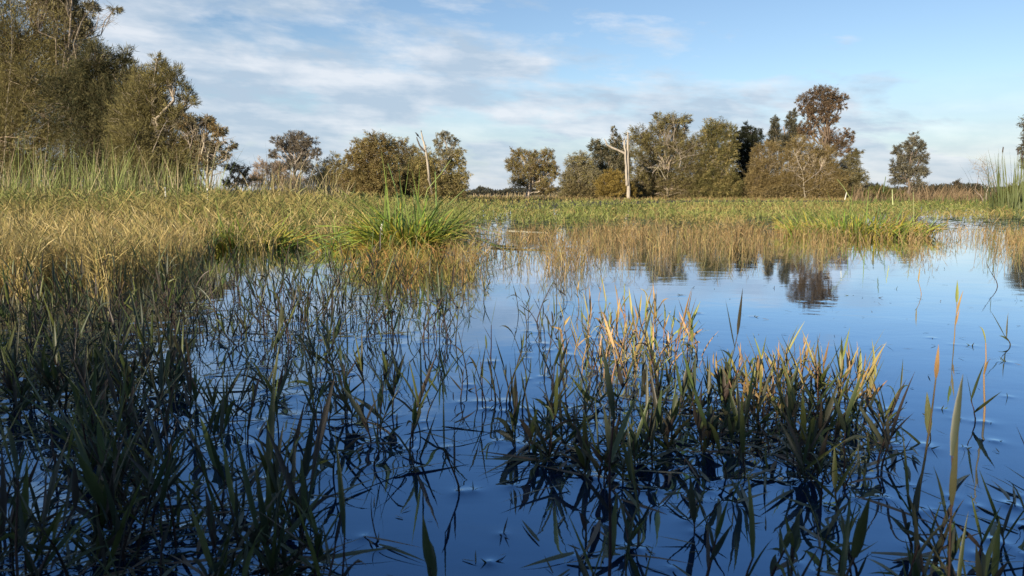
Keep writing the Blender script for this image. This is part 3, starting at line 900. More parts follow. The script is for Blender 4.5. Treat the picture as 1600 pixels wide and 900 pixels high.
    stalks(G, P - [0, 0, .02], U(.14, .34, n), .0055 * np.ones(n), c * .8, c, 2, .2, (.3, .6), 1.3, .8)
    tag(G.build('golden_stem_grass', M_GRASS), 'golden green stems standing in the water before the central tussock', 'grass', kind='stuff')

    # tall cumbungi reeds in front of the left trees
    def reeds(n, x0, x1, d0, d1, h0, h1, cols, w, name, lab, lean=.10, cat='reeds', hfun=None):
        px = U(x0, x1, n); d = U(d0, d1, n)
        P = np.stack([(px - 800) / FPX * d, d, np.zeros(n)], 1)
        P[:, 2] = terrain(P[:, 0], P[:, 1]) - .02
        H = (h0 * .55 + (h1 - h0 * .55) * U(0, 1, n) ** 2.2) * 1.12 * (.40 + .65 * vnoise(P[:, 0], P[:, 1], 1.6, 31) + .55 * vnoise(P[:, 0], P[:, 1], .5, 33))
        if hfun is not None: H = H * hfun(px)
        c = pick(cols, np.ones(len(cols)), n) * (1 + rng.normal(0, .16, (n, 1)))
        D = np.stack([rng.normal(.05, lean * 1.35, n), rng.normal(0, lean, n), np.ones(n)], 1)
        bd = np.stack([rng.normal(.05, lean, n), rng.normal(0, lean, n), -np.abs(rng.normal(0, .05, n))], 1)
        G = Geo()
        G.ribbons(P, D, H, U(.7, 1.2, n) * w, bd, c * .85, c, seg=3, shape='blade')
        o = G.build(name, M_GRASS)
        return tag(o, lab, cat, kind='stuff')
    reeds(3800, -200, 345, 25, 32, 1.4, 2.55, [(.24, .30, .09), (.29, .34, .12), (.38, .35, .18), (.44, .36, .23), (.22, .27, .08), (.26, .31, .10)], .024, 'tall_reeds',
          'tall yellow green reeds growing before the left stand of trees')
    reeds(2000, 340, 545, 34, 46, 1.4, 2.5, [(.40, .33, .18), (.46, .38, .24), (.32, .30, .13)], .030, 'tall_reeds', 'tall straw coloured reeds between the left stand and the middle thicket', .14,
          hfun=lambda px: np.interp(px, [340, 400, 430, 500, 545], [.55, .8, 1, .9, .5]))
    reeds(5200, 1330, 1900, 62, 84, .8, 1.5, [(.22, .155, .09), (.26, .19, .11), (.18, .135, .075)], .075, 'brown_reeds', 'reddish brown reed band below the right skyline', .2)
    reeds(5200, 690, 1345, 74, 92, .15, .50, [(.24, .17, .08), (.30, .22, .10), (.20, .17, .06)], .08, 'brown_reeds', 'brown undergrowth band along the foot of the right grove', .25)
    reeds(6000, -300, 1900, 105, 190, .5, 1.0, [(.34, .27, .15), (.28, .23, .12), (.38, .30, .18)], .16, 'dry_grass', 'pale dry grass on the flat beyond the trees', .2, 'grass')
    reeds(2600, 1330, 1900, 40, 60, .5, .75, [(.10, .14, .035), (.15, .19, .05)], .05, 'dark_green_rushes', 'dark green rushes in front of the reddish brown reeds', .25)


def build_far():
    for segs, nm, lab in (([(-260, 120, 38, 240), (100, 320, 37.5, 245)], 'undergrowth', 'dark undergrowth filling the foot of the left stand'), ([(500, 545, 84, 292), (545, 728, 84, 284)], 'undergrowth', 'olive undergrowth filling the foot of the middle thicket'),
                          ([(878, 1000, 94, 287), (1000, 1190, 96, 284), (1190, 1340, 92, 286)], 'undergrowth', 'olive brown undergrowth filling the foot of the right grove')):
        G = Geo()
        for a, b, d, ptop in segs:
            n = int((b - a) * 85)
            px = U(a, b, n); dd = U(d - 1.5, d + 5, n)
            x = (px - 800) / FPX * dd
            n = int(n * (1 if d > 50 else .45)); px = px[:n]; dd = dd[:n]; x = x[:n]
            hh = at(800, ptop, d)[2] * (.45 + .75 * vnoise(x, dd * .4, 1.6, 51)) * np.clip(np.minimum(px - a, b - px) / 10 + .3, 0, 1)
            z = U(0, 1, n) * hh + .1
            c = pick([(.19, .155, .075), (.15, .13, .06), (.24, .19, .10)], [1, 1, 1], n) * (1 + rng.normal(0, .2, (n, 1)))
            G.slivers(np.stack([x, dd, z], 1), rng.normal(size=(n, 3)) * [1, 1, .8] + [0, 0, .5], U(.15, .4, n), U(.04, .08, n), c)
        tag(G.build(nm, M_CROWN), lab, 'undergrowth', kind='stuff')
    # far wooded skyline: one mass nobody could count
    for px0, px1, d, h0, h1, nm, lab in ((-400, 900, 420, 3.0, 5.5, 'far_wood', 'low far wood along the skyline behind the gap'), (1330, 2000, 330, 3.5, 7.5, 'far_wood', 'low far wood along the skyline at the right')):
        n = 60000
        px = U(px0, px1, n); dd = U(d, d + 40, n)
        x = (px - 800) / FPX * dd
        hh = h0 * (.3 + .9 * vnoise(x, dd * 0, 40, 18)) + (h1 - h0) * 1.3 * vnoise(x, dd * 0, 9, 17) ** 2
        z = U(0, 1, n) ** 1.3 * hh - .3
        P = np.stack([x, dd, z], 1)
        G = Geo()
        c = vary((.075, .075, .055), n, .25, .05)
        G.slivers(P, rng.normal(size=(n, 3)) + [0, 0, .4], U(.8, 1.8, n), U(.35, .8, n), c)
        tag(G.build(nm, M_CROWN), lab, 'wood', kind='stuff')


# ------------------------------------------------------------------ tussocks with leaves as parts
def sedge_leaf(L, W, lean, arch, seg, c1, c2):
    """mesh data for one long arching blade, rooted at the origin, leaning to +X"""
    G = Geo()
    G.ribbons(np.zeros((1, 3)), np.array([[lean, 0, 1.0]]), [L], [W], np.array([[arch * .9, 0, -arch]]), np.array([c1]), np.array([c2]), seg=seg, fold=.45, shape='blade', face=np.array([[0.0, 0, 0]]) + [[1.0, 0.001, 0]])
    V = np.concatenate(G.V); Q = np.concatenate(G.Q)
    o = mesh_obj('leaf', V, [Q], M_LEAF, np.concatenate(G.C))
    me = o.data
    bpy.data.objects.remove(o)
    return me


def build_tussocks():
    var = []
    GRN = [(.15, .27, .05), (.22, .36, .06), (.32, .42, .08), (.17, .30, .10), (.34, .41, .08), (.40, .40, .08), (.24, .36, .08)]
    for i in range(14):
        c = GRN[i % 7]
        c = vary(c, 1, .1, .03)[0]
        var.append(sedge_leaf(1.0, U(.020, .036), U(.05, .6), U(.2, .95), 8, c * [1.1, .9, .7], c))
    straight = [sedge_leaf(1.0, .018, U(.02, .2), U(.0, .12), 5, (.16, .26, .05), (.22, .30, .07)) for _ in range(3)]
    yellow = sedge_leaf(1.0, .028, .25, .75, 8, (.40, .36, .06), (.48, .40, .07))

    def tussock(px, py, rx, n, hmin, hmax, label, extra=()):
        b = ground([px], [py])[0]
        root = empty('sedge_tussock', b, label, 'tussock')
        for i in range(n):
            me = straight[i % 3] if U(0, 1) < .07 else (yellow if U(0, 1) < .03 else var[rng.integers(14)])
            o = bpy.data.objects.new('leaf', me)
            COL.objects.link(o); o.parent = root
            a = U(0, 2 * np.pi); r = rx * math.sqrt(U(0, 1))
            o.location = (r * math.cos(a), r * math.sin(a) * .7, -.02)
            h = (hmin * .8 + (hmax * 1.1 - hmin * .8) * U(0, 1) ** 1.1) * (1.05 if me in straight else 1)
            o.scale = (h * U(.8, 1.1), h, h)
            o.rotation_euler = (rng.normal(0, .12), rng.normal(0, .12), a + rng.normal(0, .7))
        # dense base of shorter and withered blades
        m = n * 4
        a = U(0, 2 * np.pi, m); r = rx * 1.15 * np.sqrt(U(0, 1, m))
        P = np.stack([r * np.cos(a), r * np.sin(a) * .7, np.full(m, -.02)], 1)
        D = np.stack([np.cos(a) * U(0, .8, m), np.sin(a) * U(0, .8, m), np.ones(m)], 1)
        bd = np.stack([np.cos(a) * .3, np.sin(a) * .3, -U(.05, .6, m)], 1)
        c = pick([(.44, .40, .07), (.26, .34, .06), (.50, .33, .07), (.18, .26, .05), (.34, .22, .07)], [2.4, 2.4, 1, 2, .6], m)
        G = Geo(); G.ribbons(P, D, U(.25, .75, m) * hmax * .75, U(.012, .022, m), bd, c * .8, c * (1 + rng.normal(0, .15, (m, 1))), seg=4, fold=.4, shape='blade')
        tag(G.build('blade_mass', M_LEAF, root), kind='stuff')
        for pts, w, col, nm in extra:
            G = Geo()
            Pw = np.array([at(x, y, b[1] - .1) for x, y in pts]) - b
            G.tubes([Pw], [np.linspace(w, w * .6, len(Pw))], col, 5)
            G.build(nm, M_LEAF, root)
        return root
    tussock(635, 398, .35, 300, .6, 1.15, 'bright green and yellow sedge tussock standing in the pond at centre left',
            extra=[([(597, 374), (596, 356), (599, 344)], .020, (.80, .80, .76), 'bleached_leaf'), ([(662, 318), (668, 296), (690, 270), (704, 250)], .006, (.30, .38, .10), 'flower_stalk'),
                   ([(624, 330), (620, 300), (606, 255)], .008, (.14, .24, .06), 'flower_stalk'), ([(682, 330), (681, 290), (680, 268)], .009, (.2, .32, .08), 'flower_stalk'),
                   ([(700, 320), (716, 305), (726, 296)], .007, (.2, .28, .08), 'flower_stalk')])
    tussock(362, 388, .75, 130, .5, .85, 'dense green sedge tussock at the edge of the golden grass')
    tussock(1338, 368, 1.05, 280, .45, .85, 'broad green tussock rising from brown stubble on the right',
            extra=[([(1320, 312), (1323, 300)], .010, (.75, .77, .70), 'bleached_leaf'), ([(1395, 320), (1394, 296)], .010, (.55, .62, .30), 'bleached_leaf'), ([(1380, 300), (1384, 276)], .009, (.12, .18, .08), 'flower_stalk'),
                   ([(1428, 362), (1427, 300)], .008, (.36, .40, .18), 'flower_stalk'), ([(1330, 312), (1318, 292), (1308, 280)], .008, (.30, .36, .14), 'flower_stalk')])
    # arching sedge fringe to the left of the central tussock, leaning over the water
    tussock(560, 394, .42, 40, .45, .75, 'thin drooping sedge leaning over water left of the yellow green tussock')
    # tall reed clump at the right edge
    b = at(1590, 330, 31); b[2] = -.05
    root = empty('reed_clump', b, 'tall green reed clump with straight blades at the right edge', 'reeds')
    tall = [sedge_leaf(1.0, .014, U(.02, .25), U(.0, .18), 5, (.11, .14, .05), (.15, .18, .07)) for _ in range(5)]
    for i in range(260):
        o = bpy.data.objects.new('leaf', tall[i % 5]); COL.objects.link(o); o.parent = root
        a = U(0, 6.28); r = 1.7 * math.sqrt(U(0, 1))
        o.location = (r * math.cos(a) + .3, r * math.sin(a), 0)
        h = U(.9, 2.9); o.scale = (h, h * 1.2, h)
        o.rotation_euler = (rng.normal(0, .08), rng.normal(0, .08), a)
    for i in range(4):
        G = Geo(); p = np.array([U(-.7, .6), U(-.6, .4), 0]); h = U(2.1, 2.6)
        q = p + [U(-.15, .15), 0, h]
        G.tubes([np.array([p, (p + q) / 2, q])], [[.008, .007, .006]], (.2, .2, .08), 4)
        st = G.build('reed_stem', M_LEAF, root)
        G = Geo(); u_ = unit(q - p)
        G.tubes([np.array([q - u_ * .02, q, q + u_ * .2, q + u_ * .22])], [[.008, .022, .022, .006]], (.07, .04, .02), 6)
        G.build('seed_head', M_LEAF, st)


# ------------------------------------------------------------------ foreground shoots
SHADED_GREEN = [(.066, .092, .042), (.082, .112, .040), (.120, .145, .042), (.062, .080, .052), (.085, .088, .052), (.065, .056, .044)]  # leaf greens darkened to carry the shade over the near water
SUNLIT_TAN = [(.46, .34, .13), (.40, .36, .12), (.48, .31, .15), (.30, .33, .09), (.42, .27, .11), (.22, .26, .08)]  # tan leaves with the low sun's glow put into the colour


def shoot_geo(b, H, nleaf, kind, lean=None, wid=.009, ll=(.08, .17), big=1.0):
    """returns [(part name, Geo)] of one shoot rooted at b"""
    out = []
    lean = np.array([rng.normal(0, .2), rng.normal(0, .2)]) if lean is None else np.array(lean)
    S = 6
    t = np.linspace(0, 1, S)[:, None]
    kink = rng.normal(0, .007, (S, 3)) * [1, 1, 0] * H; kink[0] = 0
    P = b + np.concatenate([lean * H * (t + .5 * t * t), H * t], 1) + kink
    P[0, 2] -= .04
    if kind == 'tan':
        sc = pick([(.36, .20, .12), (.42, .29, .16), (.30, .22, .10)], [1, 1, 1], 1)[0]; pal = SUNLIT_TAN
    else:
        sc = pick([(.060, .034, .030), (.055, .050, .028), (.075, .050, .038)], [1, 1, .7], 1)[0]; pal = SHADED_GREEN  # stem colours are dimmed for the shade as well
    G = Geo(); r = .0022 * big * U(.8, 1.3)
    G.tubes([P], [np.linspace(r * 1.25, r * .6, S)], sc, 5)
    out.append(('stem', G))
    a0 = U(0, 6.28)
    for i in range(nleaf):
        u_ = (i + 1) / nleaf
        tt = .12 + .88 * u_ ** .9
        p = np.array([np.interp(tt, t[:, 0], P[:, k]) for k in range(3)])
        a = a0 + i * math.pi + rng.normal(0, .5)
        op = U(.12, .5) if i >= nleaf - 2 else U(.3, 1.3)
        d = unit(np.array([math.cos(a) * op + lean[0] * .5, math.sin(a) * op + lean[1] * .5, 1.0]))
        L = U(*ll) * big * (.75 + .4 * u_)
        dr = 0.0 if U(0, 1) < .55 else -U(.1, 1.1)
        bd = np.array([[math.cos(a) * U(0, .12), math.sin(a) * U(0, .12), dr * .6]])
        c = vary(pick(pal, np.ones(len(pal)), 1)[0], 1, .14, .04)
        G = Geo()
        G.ribbons(np.array([p]), np.array([d]), [L], [wid * 1.22 * big * U(.5, 1.3)], bd, c * .85, c, seg=5, fold=.5, face=np.array([[math.cos(a), math.sin(a), .15]]) + rng.normal(0, .35, (1, 3)))
        out.append(('leaf', G))
    return out


def shoot(b, label, group=None, parts=None, **kw):
    root = empty('grass_shoot', b, label, 'grass shoot', group)
    for nm, G in shoot_geo(np.asarray(b, float), **kw):
        G.build(nm, M_LEAF, root, nm == 'stem', b)
    STEMS.append((b[0], b[1]))
    return root


def mass(name, label, pts, hfun, kind, nleaf, wid=.009, ll=(.08, .17), big=1.0, cat='grass'):
    A = Geo()
    for b in pts:
        for nm, G in shoot_geo(b, hfun(b), int(rng.integers(nleaf[0], nleaf[1] + 1)), kind if isinstance(kind, str) else kind(b), wid=wid, ll=ll, big=big):
            for V, Q, C in zip(G.V, G.Q, G.C):
                A.add(V, Q, C)
        STEMS.append((b[0], b[1]))
    return tag(A.build(name, M_LEAF), label, cat, kind='stuff')


def spts(n, poly_fn, x0, x1, y0, y1, power=1.0):
    """clustered base points; poly_fn gives density 0..1 of a picture place"""
    P = []
    while len(P) < n:
        px, py = U(x0, x1), y0 + (y1 - y0) * U(0, 1) ** power
        if U(0, 1) < poly_fn(px, py):
            k = int(rng.integers(1, 4))
            c = ground([px], [py])[0]
            for _ in range(k):
                P.append(c + [rng.normal(0, .035), rng.normal(0, .035), 0])
    return P[:n]


def build_foreground():
    # slender dark stems, farther part of the shade
    def d1(px, py):
        e = np.interp(px, [0, 240, 300, 420, 540, 640, 700], [470, 460, 440, 425, 428, 440, 470])
        return float((py > e) * np.interp(px, [-200, 250, 520, 620, 700, 740], [.9, 1, 1, .5, .15, 0]))
    mass('slender_shaded_grass', 'slender dark grass stems in the far part of the shade', spts(290, d1, -150, 740, 428, 540, .9), lambda b: U(.08, .30),
         'dark', (3, 5), wid=.0075, ll=(.08, .17))
    # leafy mass at the lower left
    def d2(px, py):
        v = float(vnoise(px, py, 90, 41))
        edge = np.interp(py, [500, 600, 700, 800, 950], [600, 720, 700, 640, 600])
        fall = np.clip((edge - px) / 160, 0, 1)
        gap = 1.0 if py < 700 else .12 + 1.2 * (v > .58)
        return float(min(1, fall * np.interp(px, [-200, 130, 300, 700], [1, .95, .42, .36]) * (0.25 + 1.2 * (v > .42))) * gap)
    mass('shaded_leafy_grass', 'dense dark leafy grass filling the lower left water', spts(265, d2, -260, 740, 505, 960, 1.0), lambda b: U(.02, .15),
         'dark', (3, 6), wid=.0095, ll=(.08, .17))
    # right clump
    def d3(px, py):
        v = float(vnoise(px, py, 60, 43))
        q = ((px - 1115) / 290) ** 2 + ((py - 694) / 82) ** 2
        return float((q < 1) * (.35 + .9 * (v > .45)))
    mass('shaded_leafy_grass', 'dark grass clump standing in the open water right of centre', spts(78, d3, 830, 1440, 580, 790), lambda b: U(.01, .09),
         'dark', (3, 6), wid=.0115, ll=(.07, .14))
    def d4(px, py):
        q = ((px - 990) / 110) ** 2 + ((py - 555) / 45) ** 2
        return float(q < 1)
    mass('sunlit_tan_grass', 'sunlit tan grass tuft behind the dark clump right of centre', spts(50, d4, 870, 1110, 500, 610), lambda b: U(.06, .20), 'tan', (3, 5), wid=.0075, ll=(.06, .12))
    def d5(px, py):
        q = ((px - 1240) / 130) ** 2 + ((py - 640) / 45) ** 2
        return float(q < 1)
    mass('sunlit_tan_grass', 'orange tipped grass catching the sun above the right hand clump', spts(34, d5, 1000, 1380, 590, 690), lambda b: U(.04, .17), 'tan', (3, 5), wid=.0075, ll=(.06, .13))
    def d6(px, py):
        v = float(vnoise(px, py, 70, 47))
        return float((v > .52) * np.interp(px, [820, 900, 1300, 1600, 1800], [.2, .8, .9, .45, .5]))
    mass('near_shaded_grass', 'scattered dark grass shoots along the lower right edge', spts(38, d6, 820, 1800, 770, 960), lambda b: U(.02, .10), 'dark', (3, 5), wid=.0085, ll=(.06, .13))
    # scattered stems between and mid water
    def d7(px, py):
        return float(np.interp(px, [700, 760, 950, 1000], [1, .5, .25, 0]) * (py > 450))
    mass('scattered_stem_grass', 'few thin dark stems in the water between the two clumps', spts(46, d7, 690, 1000, 450, 640), lambda b: U(.06, .2), 'dark', (2, 4), wid=.006, ll=(.05, .12))

    # thin leaning straws and withered blades through the clumps
    def straws(name, label, pts, pal, L, w, tilt):
        P = np.array(pts); n = len(P)
        P = P + np.stack([rng.normal(0, .05, n), rng.normal(0, .05, n), np.full(n, -.01)], 1)
        a = U(0, 6.28, n); k = np.abs(rng.normal(0, tilt, n))
        D = np.stack([np.cos(a) * k, np.sin(a) * k, np.ones(n)], 1)
        bd = np.stack([rng.normal(0, .2, n), rng.normal(0, .2, n), -np.abs(rng.normal(0, .25, n))], 1)
        c = pick(pal, np.ones(len(pal)), n) * (1 + rng.normal(0, .25, (n, 1)))
        G = Geo()
        G.ribbons(P, D, U(L[0], L[1], n), U(w[0], w[1], n), bd, c * .8, c, seg=4, fold=.4, shape='blade')
        for p_ in P[::3]: STEMS.append((p_[0], p_[1]))
        return tag(G.build(name, M_LEAF), label, 'grass', kind='stuff')
    straws('withered_grass', 'thin withered blades leaning through the lower left grass', spts(330, d2, -260, 740, 505, 930), SHADED_GREEN + [(.10, .085, .06)], (.05, .20), (.003, .008), .8)
    straws('withered_grass', 'thin withered blades leaning through the far slender grass', spts(280, d1, -150, 720, 430, 540), SHADED_GREEN, (.08, .26), (.003, .007), .4)
    straws('withered_grass', 'thin withered blades leaning through the right hand clump', spts(230, d3, 850, 1420, 600, 780), SHADED_GREEN + [(.12, .08, .05)], (.04, .13), (.003, .008), 1.0)
    straws('withered_grass', 'thin pale withered blades in the sunlit tuft', spts(80, d4, 870, 1110, 500, 610), SUNLIT_TAN, (.05, .2), (.002, .006), .5)
    straws('withered_grass', 'thin pale withered blades around the orange fan', spts(60, d5, 1000, 1380, 590, 690), SUNLIT_TAN, (.04, .17), (.002, .006), .6)

    # individual shoots, each told apart by place and look
    def G0(px, py): return ground([px], [py])[0]
    S = [
        (1538, 660, .25, 2, 'tan', 'tall upright shoot with one curling side leaf near the right edge', (-.05, 0), .008),
        (1490, 538, .20, 3, 'tan', 'lone pinkish shoot with a split tip in open water at the right', (.0, 0), .010),
        (1432, 800, .30, 2, 'tan', 'near shoot with two tan leaves forming a V left of the dark blade', (.08, .05), .010),
        (1560, 448, .12, 3, 'dark', 'bent sprig leaning left in far open water at the right', (-.4, 0), .007),
        (1440, 462, .10, 2, 'tan', 'small crooked pale sprig in far open water', (-.2, 0), .007),
        (1310, 655, .19, 5, 'tan', 'sunlit orange fan of leaves right of the main right clump', (.0, 0), .0095),
        (1350, 648, .10, 4, 'tan', 'small yellow forked shoot beside the orange fan', (.1, 0), .006),
        (1130, 640, .25, 5, 'dark', 'dark shoot ending in a tall black V over the right clump', (.1, 0), .011),
        (1030, 620, .26, 5, 'dark', 'dark leaning shoot in front of the sunlit tan tuft', (-.18, 0), .010),
        (860, 690, .22, 4, 'dark', 'green shoot with broad leaves at the left end of the right clump', (.03, 0), .012),
        (888, 668, .20, 3, 'dark', 'slim forked shoot next to the broad leaved green one', (-.08, 0), .009),
        (800, 690, .12, 3, 'dark', 'short dark forked sprig in open blue water at bottom centre', (.05, 0), .009),
        (858, 548, .15, 4, 'dark', 'small bent dark sprig in open water right of centre', (.1, 0), .006),
        (822, 552, .10, 2, 'dark', 'thin V shaped sprig in open water at centre', (.0, 0), .005),
        (1390, 640, .07, 4, 'dark', 'low dark sprig with flat leaves lying right of the orange fan', (.3, 0), .008),
        (1525, 660, .07, 3, 'dark', 'stubby dark leaves at the foot of the tall right edge shoot', (-.2, 0), .010),
        (1580, 540, .05, 3, 'dark', 'tiny flat sprig close to the right edge', (-.5, 0), .008),
        (720, 770, .10, 3, 'dark', 'short sprig leaning left at the right rim of the left grass', (-.25, 0), .008),
        (760, 640, .13, 3, 'dark', 'thin sprig just off the right rim of the left grass', (-.15, 0), .008),
        (935, 470, .16, 3, 'tan', 'thin pinkish fork standing in open water at centre', (.15, 0), .006),
        (905, 480, .13, 3, 'tan', 'thin reddish stem just left of the pinkish fork', (-.1, 0), .006),
    ]
    for px, py, H, nl, kd, lab, lean, w in S:
        shoot(G0(px, py), lab, H=H, nleaf=nl, kind=kd, lean=lean, wid=w, ll=(.07, .15) if kd == 'dark' else (.06, .13))
    # near large blades rising through the bottom edge
    NB = [
        (1480, 990, .30, 'broad dark blade rising from the bottom edge near the lower right corner', (-.05, -.02)),
        (1560, 1000, .26, 'long dark leaf leaning right across the lower right corner', (.45, 0)),
        (690, 1000, .12, 'blurred olive blade tip poking up at the bottom edge centre left', (-.1, 0)),
        (530, 1010, .18, 'blurred violet green blade rising from the bottom edge in the left grass', (.05, 0)),
        (1145, 980, .12, 'green blade tip at the bottom edge under the right clump', (.15, 0)),
        (950, 1000, .36, 'tall straight stalk crossing the lower half right of centre', (.0, .0)),
        (30, 1020, .28, 'broad green blade rising at the lower left corner', (.05, 0)),
        (90, 980, .24, 'leaning green blade close to the lower left corner', (-.25, 0)),
        (1290, 990, .13, 'olive blade pair at the bottom edge right of centre', (.2, 0)),
        (1400, 1000, .16, 'short broad blade at the bottom edge beside the corner blades', (.1, 0)),
    ]
    for px, py, H, lab, lean in NB:
        shoot(G0(px, py), lab, H=H, nleaf=int(rng.integers(2, 5)), kind='dark', lean=lean, wid=.011, ll=(.10, .17))
    # groups of shoots nothing tells apart
    COLS = [(160, 'the tallest she-oak'), (360, 'the gnarled paperbark'), (520, 'the airy dome tree'), (740, 'the middle thicket'), (900, 'the lone bushy tree'), (1010, 'the forked snag'),
            (1150, 'the broad gum'), (1340, 'the rust crowned tree'), (1480, 'the lone slender tree'), (9999, 'the right edge reeds')]

    def where(b):
        t_ = b[1] * cp + CAM_H * sp          # depth along the view axis
        px_ = 800 + FPX * b[0] / t_
        py_ = 450 + FPX * (CAM_H * cp - b[1] * sp) / t_
        row = 'far water' if py_ < 500 else 'middle water' if py_ < 600 else 'nearer water' if py_ < 680 else 'close water' if py_ < 760 else 'closest water'
        return row + ' below ' + next(n_ for x_, n_ in COLS if px_ < x_)
    NUM = {1: 'one leaf', 2: 'two leaves', 3: 'three leaves', 4: 'four leaves', 5: 'five leaves', 6: 'six leaves'}

    def grp(n, fn, box, hf, kd, label, group, wid=.0095, ll=(.09, .17)):
        for b in spts(n, fn, *box):
            H = hf(); nl = int(rng.integers(3, 6)); ln = [rng.normal(0, .2), rng.normal(0, .2)]
            size = 'short' if H < .10 else 'middling' if H < .17 else 'tall'
            side = 'leaning left' if ln[0] < -.1 else 'leaning right' if ln[0] > .1 else 'upright'
            shoot(b, f'{size} {label} with {NUM[nl]}, {side}, {where(b)}', group, H=H, nleaf=nl, kind=kd, lean=ln, wid=wid, ll=ll)
    grp(70, d2, (0, 720, 560, 900), lambda: U(.06, .19), 'dark', 'dark shoot', 'leafy shoots of the lower left water', .011, (.10, .18))
    grp(30, d3, (850, 1420, 610, 770), lambda: U(.03, .13), 'dark', 'dark shoot', 'leafy shoots of the right hand clump', .010, (.08, .16))
    grp(24, d1, (250, 640, 440, 540), lambda: U(.18, .34), 'dark', 'slender dark stem', 'slender stems before the central tussock', .008, (.10, .18))
    grp(16, d5, (1110, 1370, 600, 690), lambda: U(.06, .15), 'tan', 'sunlit tan shoot', 'sunlit shoots of the right hand clump', .009, (.07, .14))
    grp(14, d4, (880, 1100, 510, 600), lambda: U(.07, .18), 'tan', 'reddish tan shoot', 'shoots of the sunlit tuft', .008, (.06, .12))
    # tiny tips breaking the open water
    tips = [(1177, 495), (1065, 462), (1455, 528), (1518, 540), (1572, 566), (1497, 655), (1345, 445), (1370, 465), (1238, 462), (740, 768), (762, 640), (785, 835), (778, 690), (823, 560), (1116, 452),
            (1300, 480), (1210, 450), (905, 455), (1590, 470), (1450, 700), (1555, 690), (1508, 700), (700, 700), (728, 610), (842, 470), (830, 640), (1020, 460), (1090, 490), (1400, 452), (1255, 470),
            (1575, 620), (1470, 640), (800, 760), (765, 880), (845, 600), (870, 640), (1290, 470), (1330, 462)]
    for px, py in tips:
        b = G0(px, py)
        k = int(rng.integers(1, 4))
        root = empty('grass_tip', b, f"tiny dark {('single', 'forked', 'star shaped')[k - 1]} grass tip breaking the {where(b)}", 'grass tip', 'grass tips breaking the open water')
        for j in range(k):
            G = Geo()
            a = U(0, 6.28)
            G.ribbons(np.array([b]) - [0, 0, .005], np.array([[math.cos(a) * U(0, 2.2), math.sin(a), U(.3, 1)]]), [U(.015, .05)], [.005], np.zeros((1, 3)), pick(SHADED_GREEN, np.ones(6), 1) * .7, seg=2)
            G.build('leaf', M_LEAF, root, False, b)
        STEMS.append((b[0], b[1]))
    # blades and broken stalks lying on the surface among the clumps
    pts = np.array(spts(520, d2, -200, 740, 500, 930) + spts(300, d3, 830, 1440, 570, 800) + spts(70, d6, 850, 1780, 770, 930) + spts(160, d1, -100, 700, 440, 540))
    n = len(pts)
    a = U(0, 6.28, n)
    pts = pts + np.stack([rng.normal(0, .05, n), rng.normal(0, .05, n), np.zeros(n)], 1)
    pts[:, 2] = U(.002, .012, n)
    G = Geo()
    c = pick([(.15, .16, .09), (.26, .24, .16), (.10, .11, .065), (.20, .14, .09)], [1, 1, 1, 1], n)
    G.ribbons(pts, np.stack([np.cos(a), np.sin(a), U(-.01, .15, n)], 1), U(.06, .22, n), U(.005, .012, n), np.stack([rng.normal(0, .1, n), rng.normal(0, .1, n), -U(0, .08, n)], 1), c, seg=4, fold=.25,
              face=np.tile([0, 0, 1.], (n, 1)) + rng.normal(0, .25, (n, 3)))
    tag(G.build('fallen_grass_blades', M_LEAF), 'fallen blades and broken stalks lying on the water', 'fallen grass', kind='stuff')
    nd = 260
    q_ = ground(U(560, 1700, nd), 420 + 480 * U(0, 1, nd) ** 1.3)
    q_[:, 2] = .002
    a = U(0, 6.28, nd)
    G = Geo()
    G.ribbons(q_, np.stack([np.cos(a), np.sin(a), U(0, .25, nd)], 1), U(.008, .045, nd) * (1 + q_[:, 1] * .15), U(.002, .006, nd), np.zeros((nd, 3)), pick([(.12, .11, .06), (.06, .07, .04), (.22, .18, .10)], [1, 1, 1], nd), seg=2, fold=.2,
              face=np.tile([0, 0, 1.], (nd, 1)) + rng.normal(0, .2, (nd, 3)))
    tag(G.build('floating_debris', M_LEAF), 'tiny leaf flecks floating on the open water', 'floating debris', kind='stuff')
    for p_ in pts[::2]:
        STEMS.append((p_[0], p_[1]))


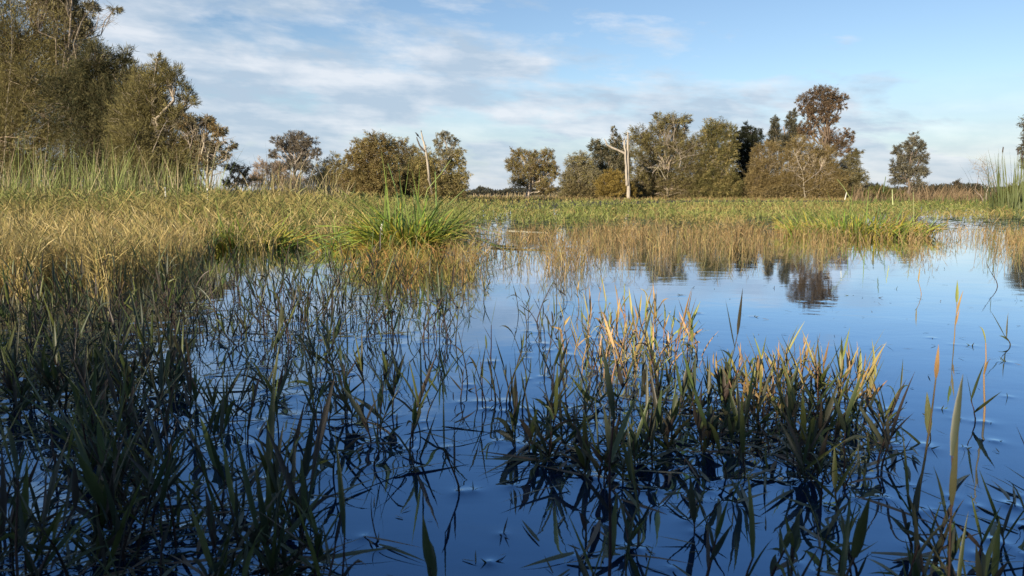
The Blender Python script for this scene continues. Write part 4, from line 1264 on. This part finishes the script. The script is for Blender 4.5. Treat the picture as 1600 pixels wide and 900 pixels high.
def build_small():
    # floating pale stalks at mid distance
    for (x0, y0), (x1, y1), r, col, lab in (((795, 361), (858, 364), .011, (.42, .42, .33), 'whitish dry reed stalk floating in front of the green band'),
                                            ((768, 388), (862, 392), .011, (.42, .35, .15), 'long yellow reed stalk floating left of the brown stubble'),
                                            ((765, 383), (808, 386), .010, (.34, .33, .12), 'shorter yellow green stalk floating behind the long yellow one')):
        a = ground([x0], [y0])[0]; b = ground([x1], [y1])[0]
        G = Geo(); P = limb(a, b, 7, .004); P[:, 2] = r * .5
        G.tubes([P], [np.linspace(r, r * .5, 7)], col, 6)
        o = G.build('floating_stalk', M_LEAF, None, True, a); o.location = a
        tag(o, lab, 'reed stalk')
    for px, py, h, d, lab in ((258, 300, .34, 24, 'bright white stake in the green grass below the olive she-oak'), (324, 301, .32, 24, 'bright white stake in the green grass below the gnarled paperbark'),
                              (308, 296, .2, 26, 'shortest white stake between the two bright ones')):
        a = at(px, py, d)
        G = Geo(); P = np.array([[a[0], a[1], -.05], [a[0] + .005, a[1], a[2] * .5], [a[0] + .01, a[1], a[2] + h * .45]])
        G.tubes([P], [[.025, .03, .018]], (.82, .82, .78), 6)
        o = G.build('white_stake', M_LEAF, None, False, P[0]); o.location = P[0]
        tag(o, lab, 'stake')


def build_bank():
    # reeds and shrubs on the bank behind the camera: they cast the shade over the near water
    n = 6500
    x = U(-26, 6, n); y = U(-5.6, -4.0, n)
    P = np.stack([x, y, terrain(x, y) - .05], 1)
    H = np.interp(x, [-26, -11, -7.5, -5, -3.5, 0, 6], [.75, .75, 1.0, .95, .72, .7, .7]) * U(.6, 1.15, n) * (.75 + .5 * vnoise(x, y * 0, 1.3, 3))
    G = Geo()
    c = pick([(.14, .17, .05), (.25, .22, .09)], [1, 1], n)
    D = np.stack([rng.normal(0, .12, n), rng.normal(0, .12, n), np.ones(n)], 1)
    G.ribbons(P, D, H, U(.04, .07, n), rng.normal(0, .06, (n, 3)) * [1, 1, .3], c * .8, c, seg=3, shape='blade')
    tag(G.build('bank_reeds', M_GRASS), 'reeds on the raised bank behind the camera', 'reeds', kind='stuff')


build_trees()
build_snags()
build_far()
build_marsh()
build_tussocks()
build_small()
build_bank()
build_foreground()
build_water()
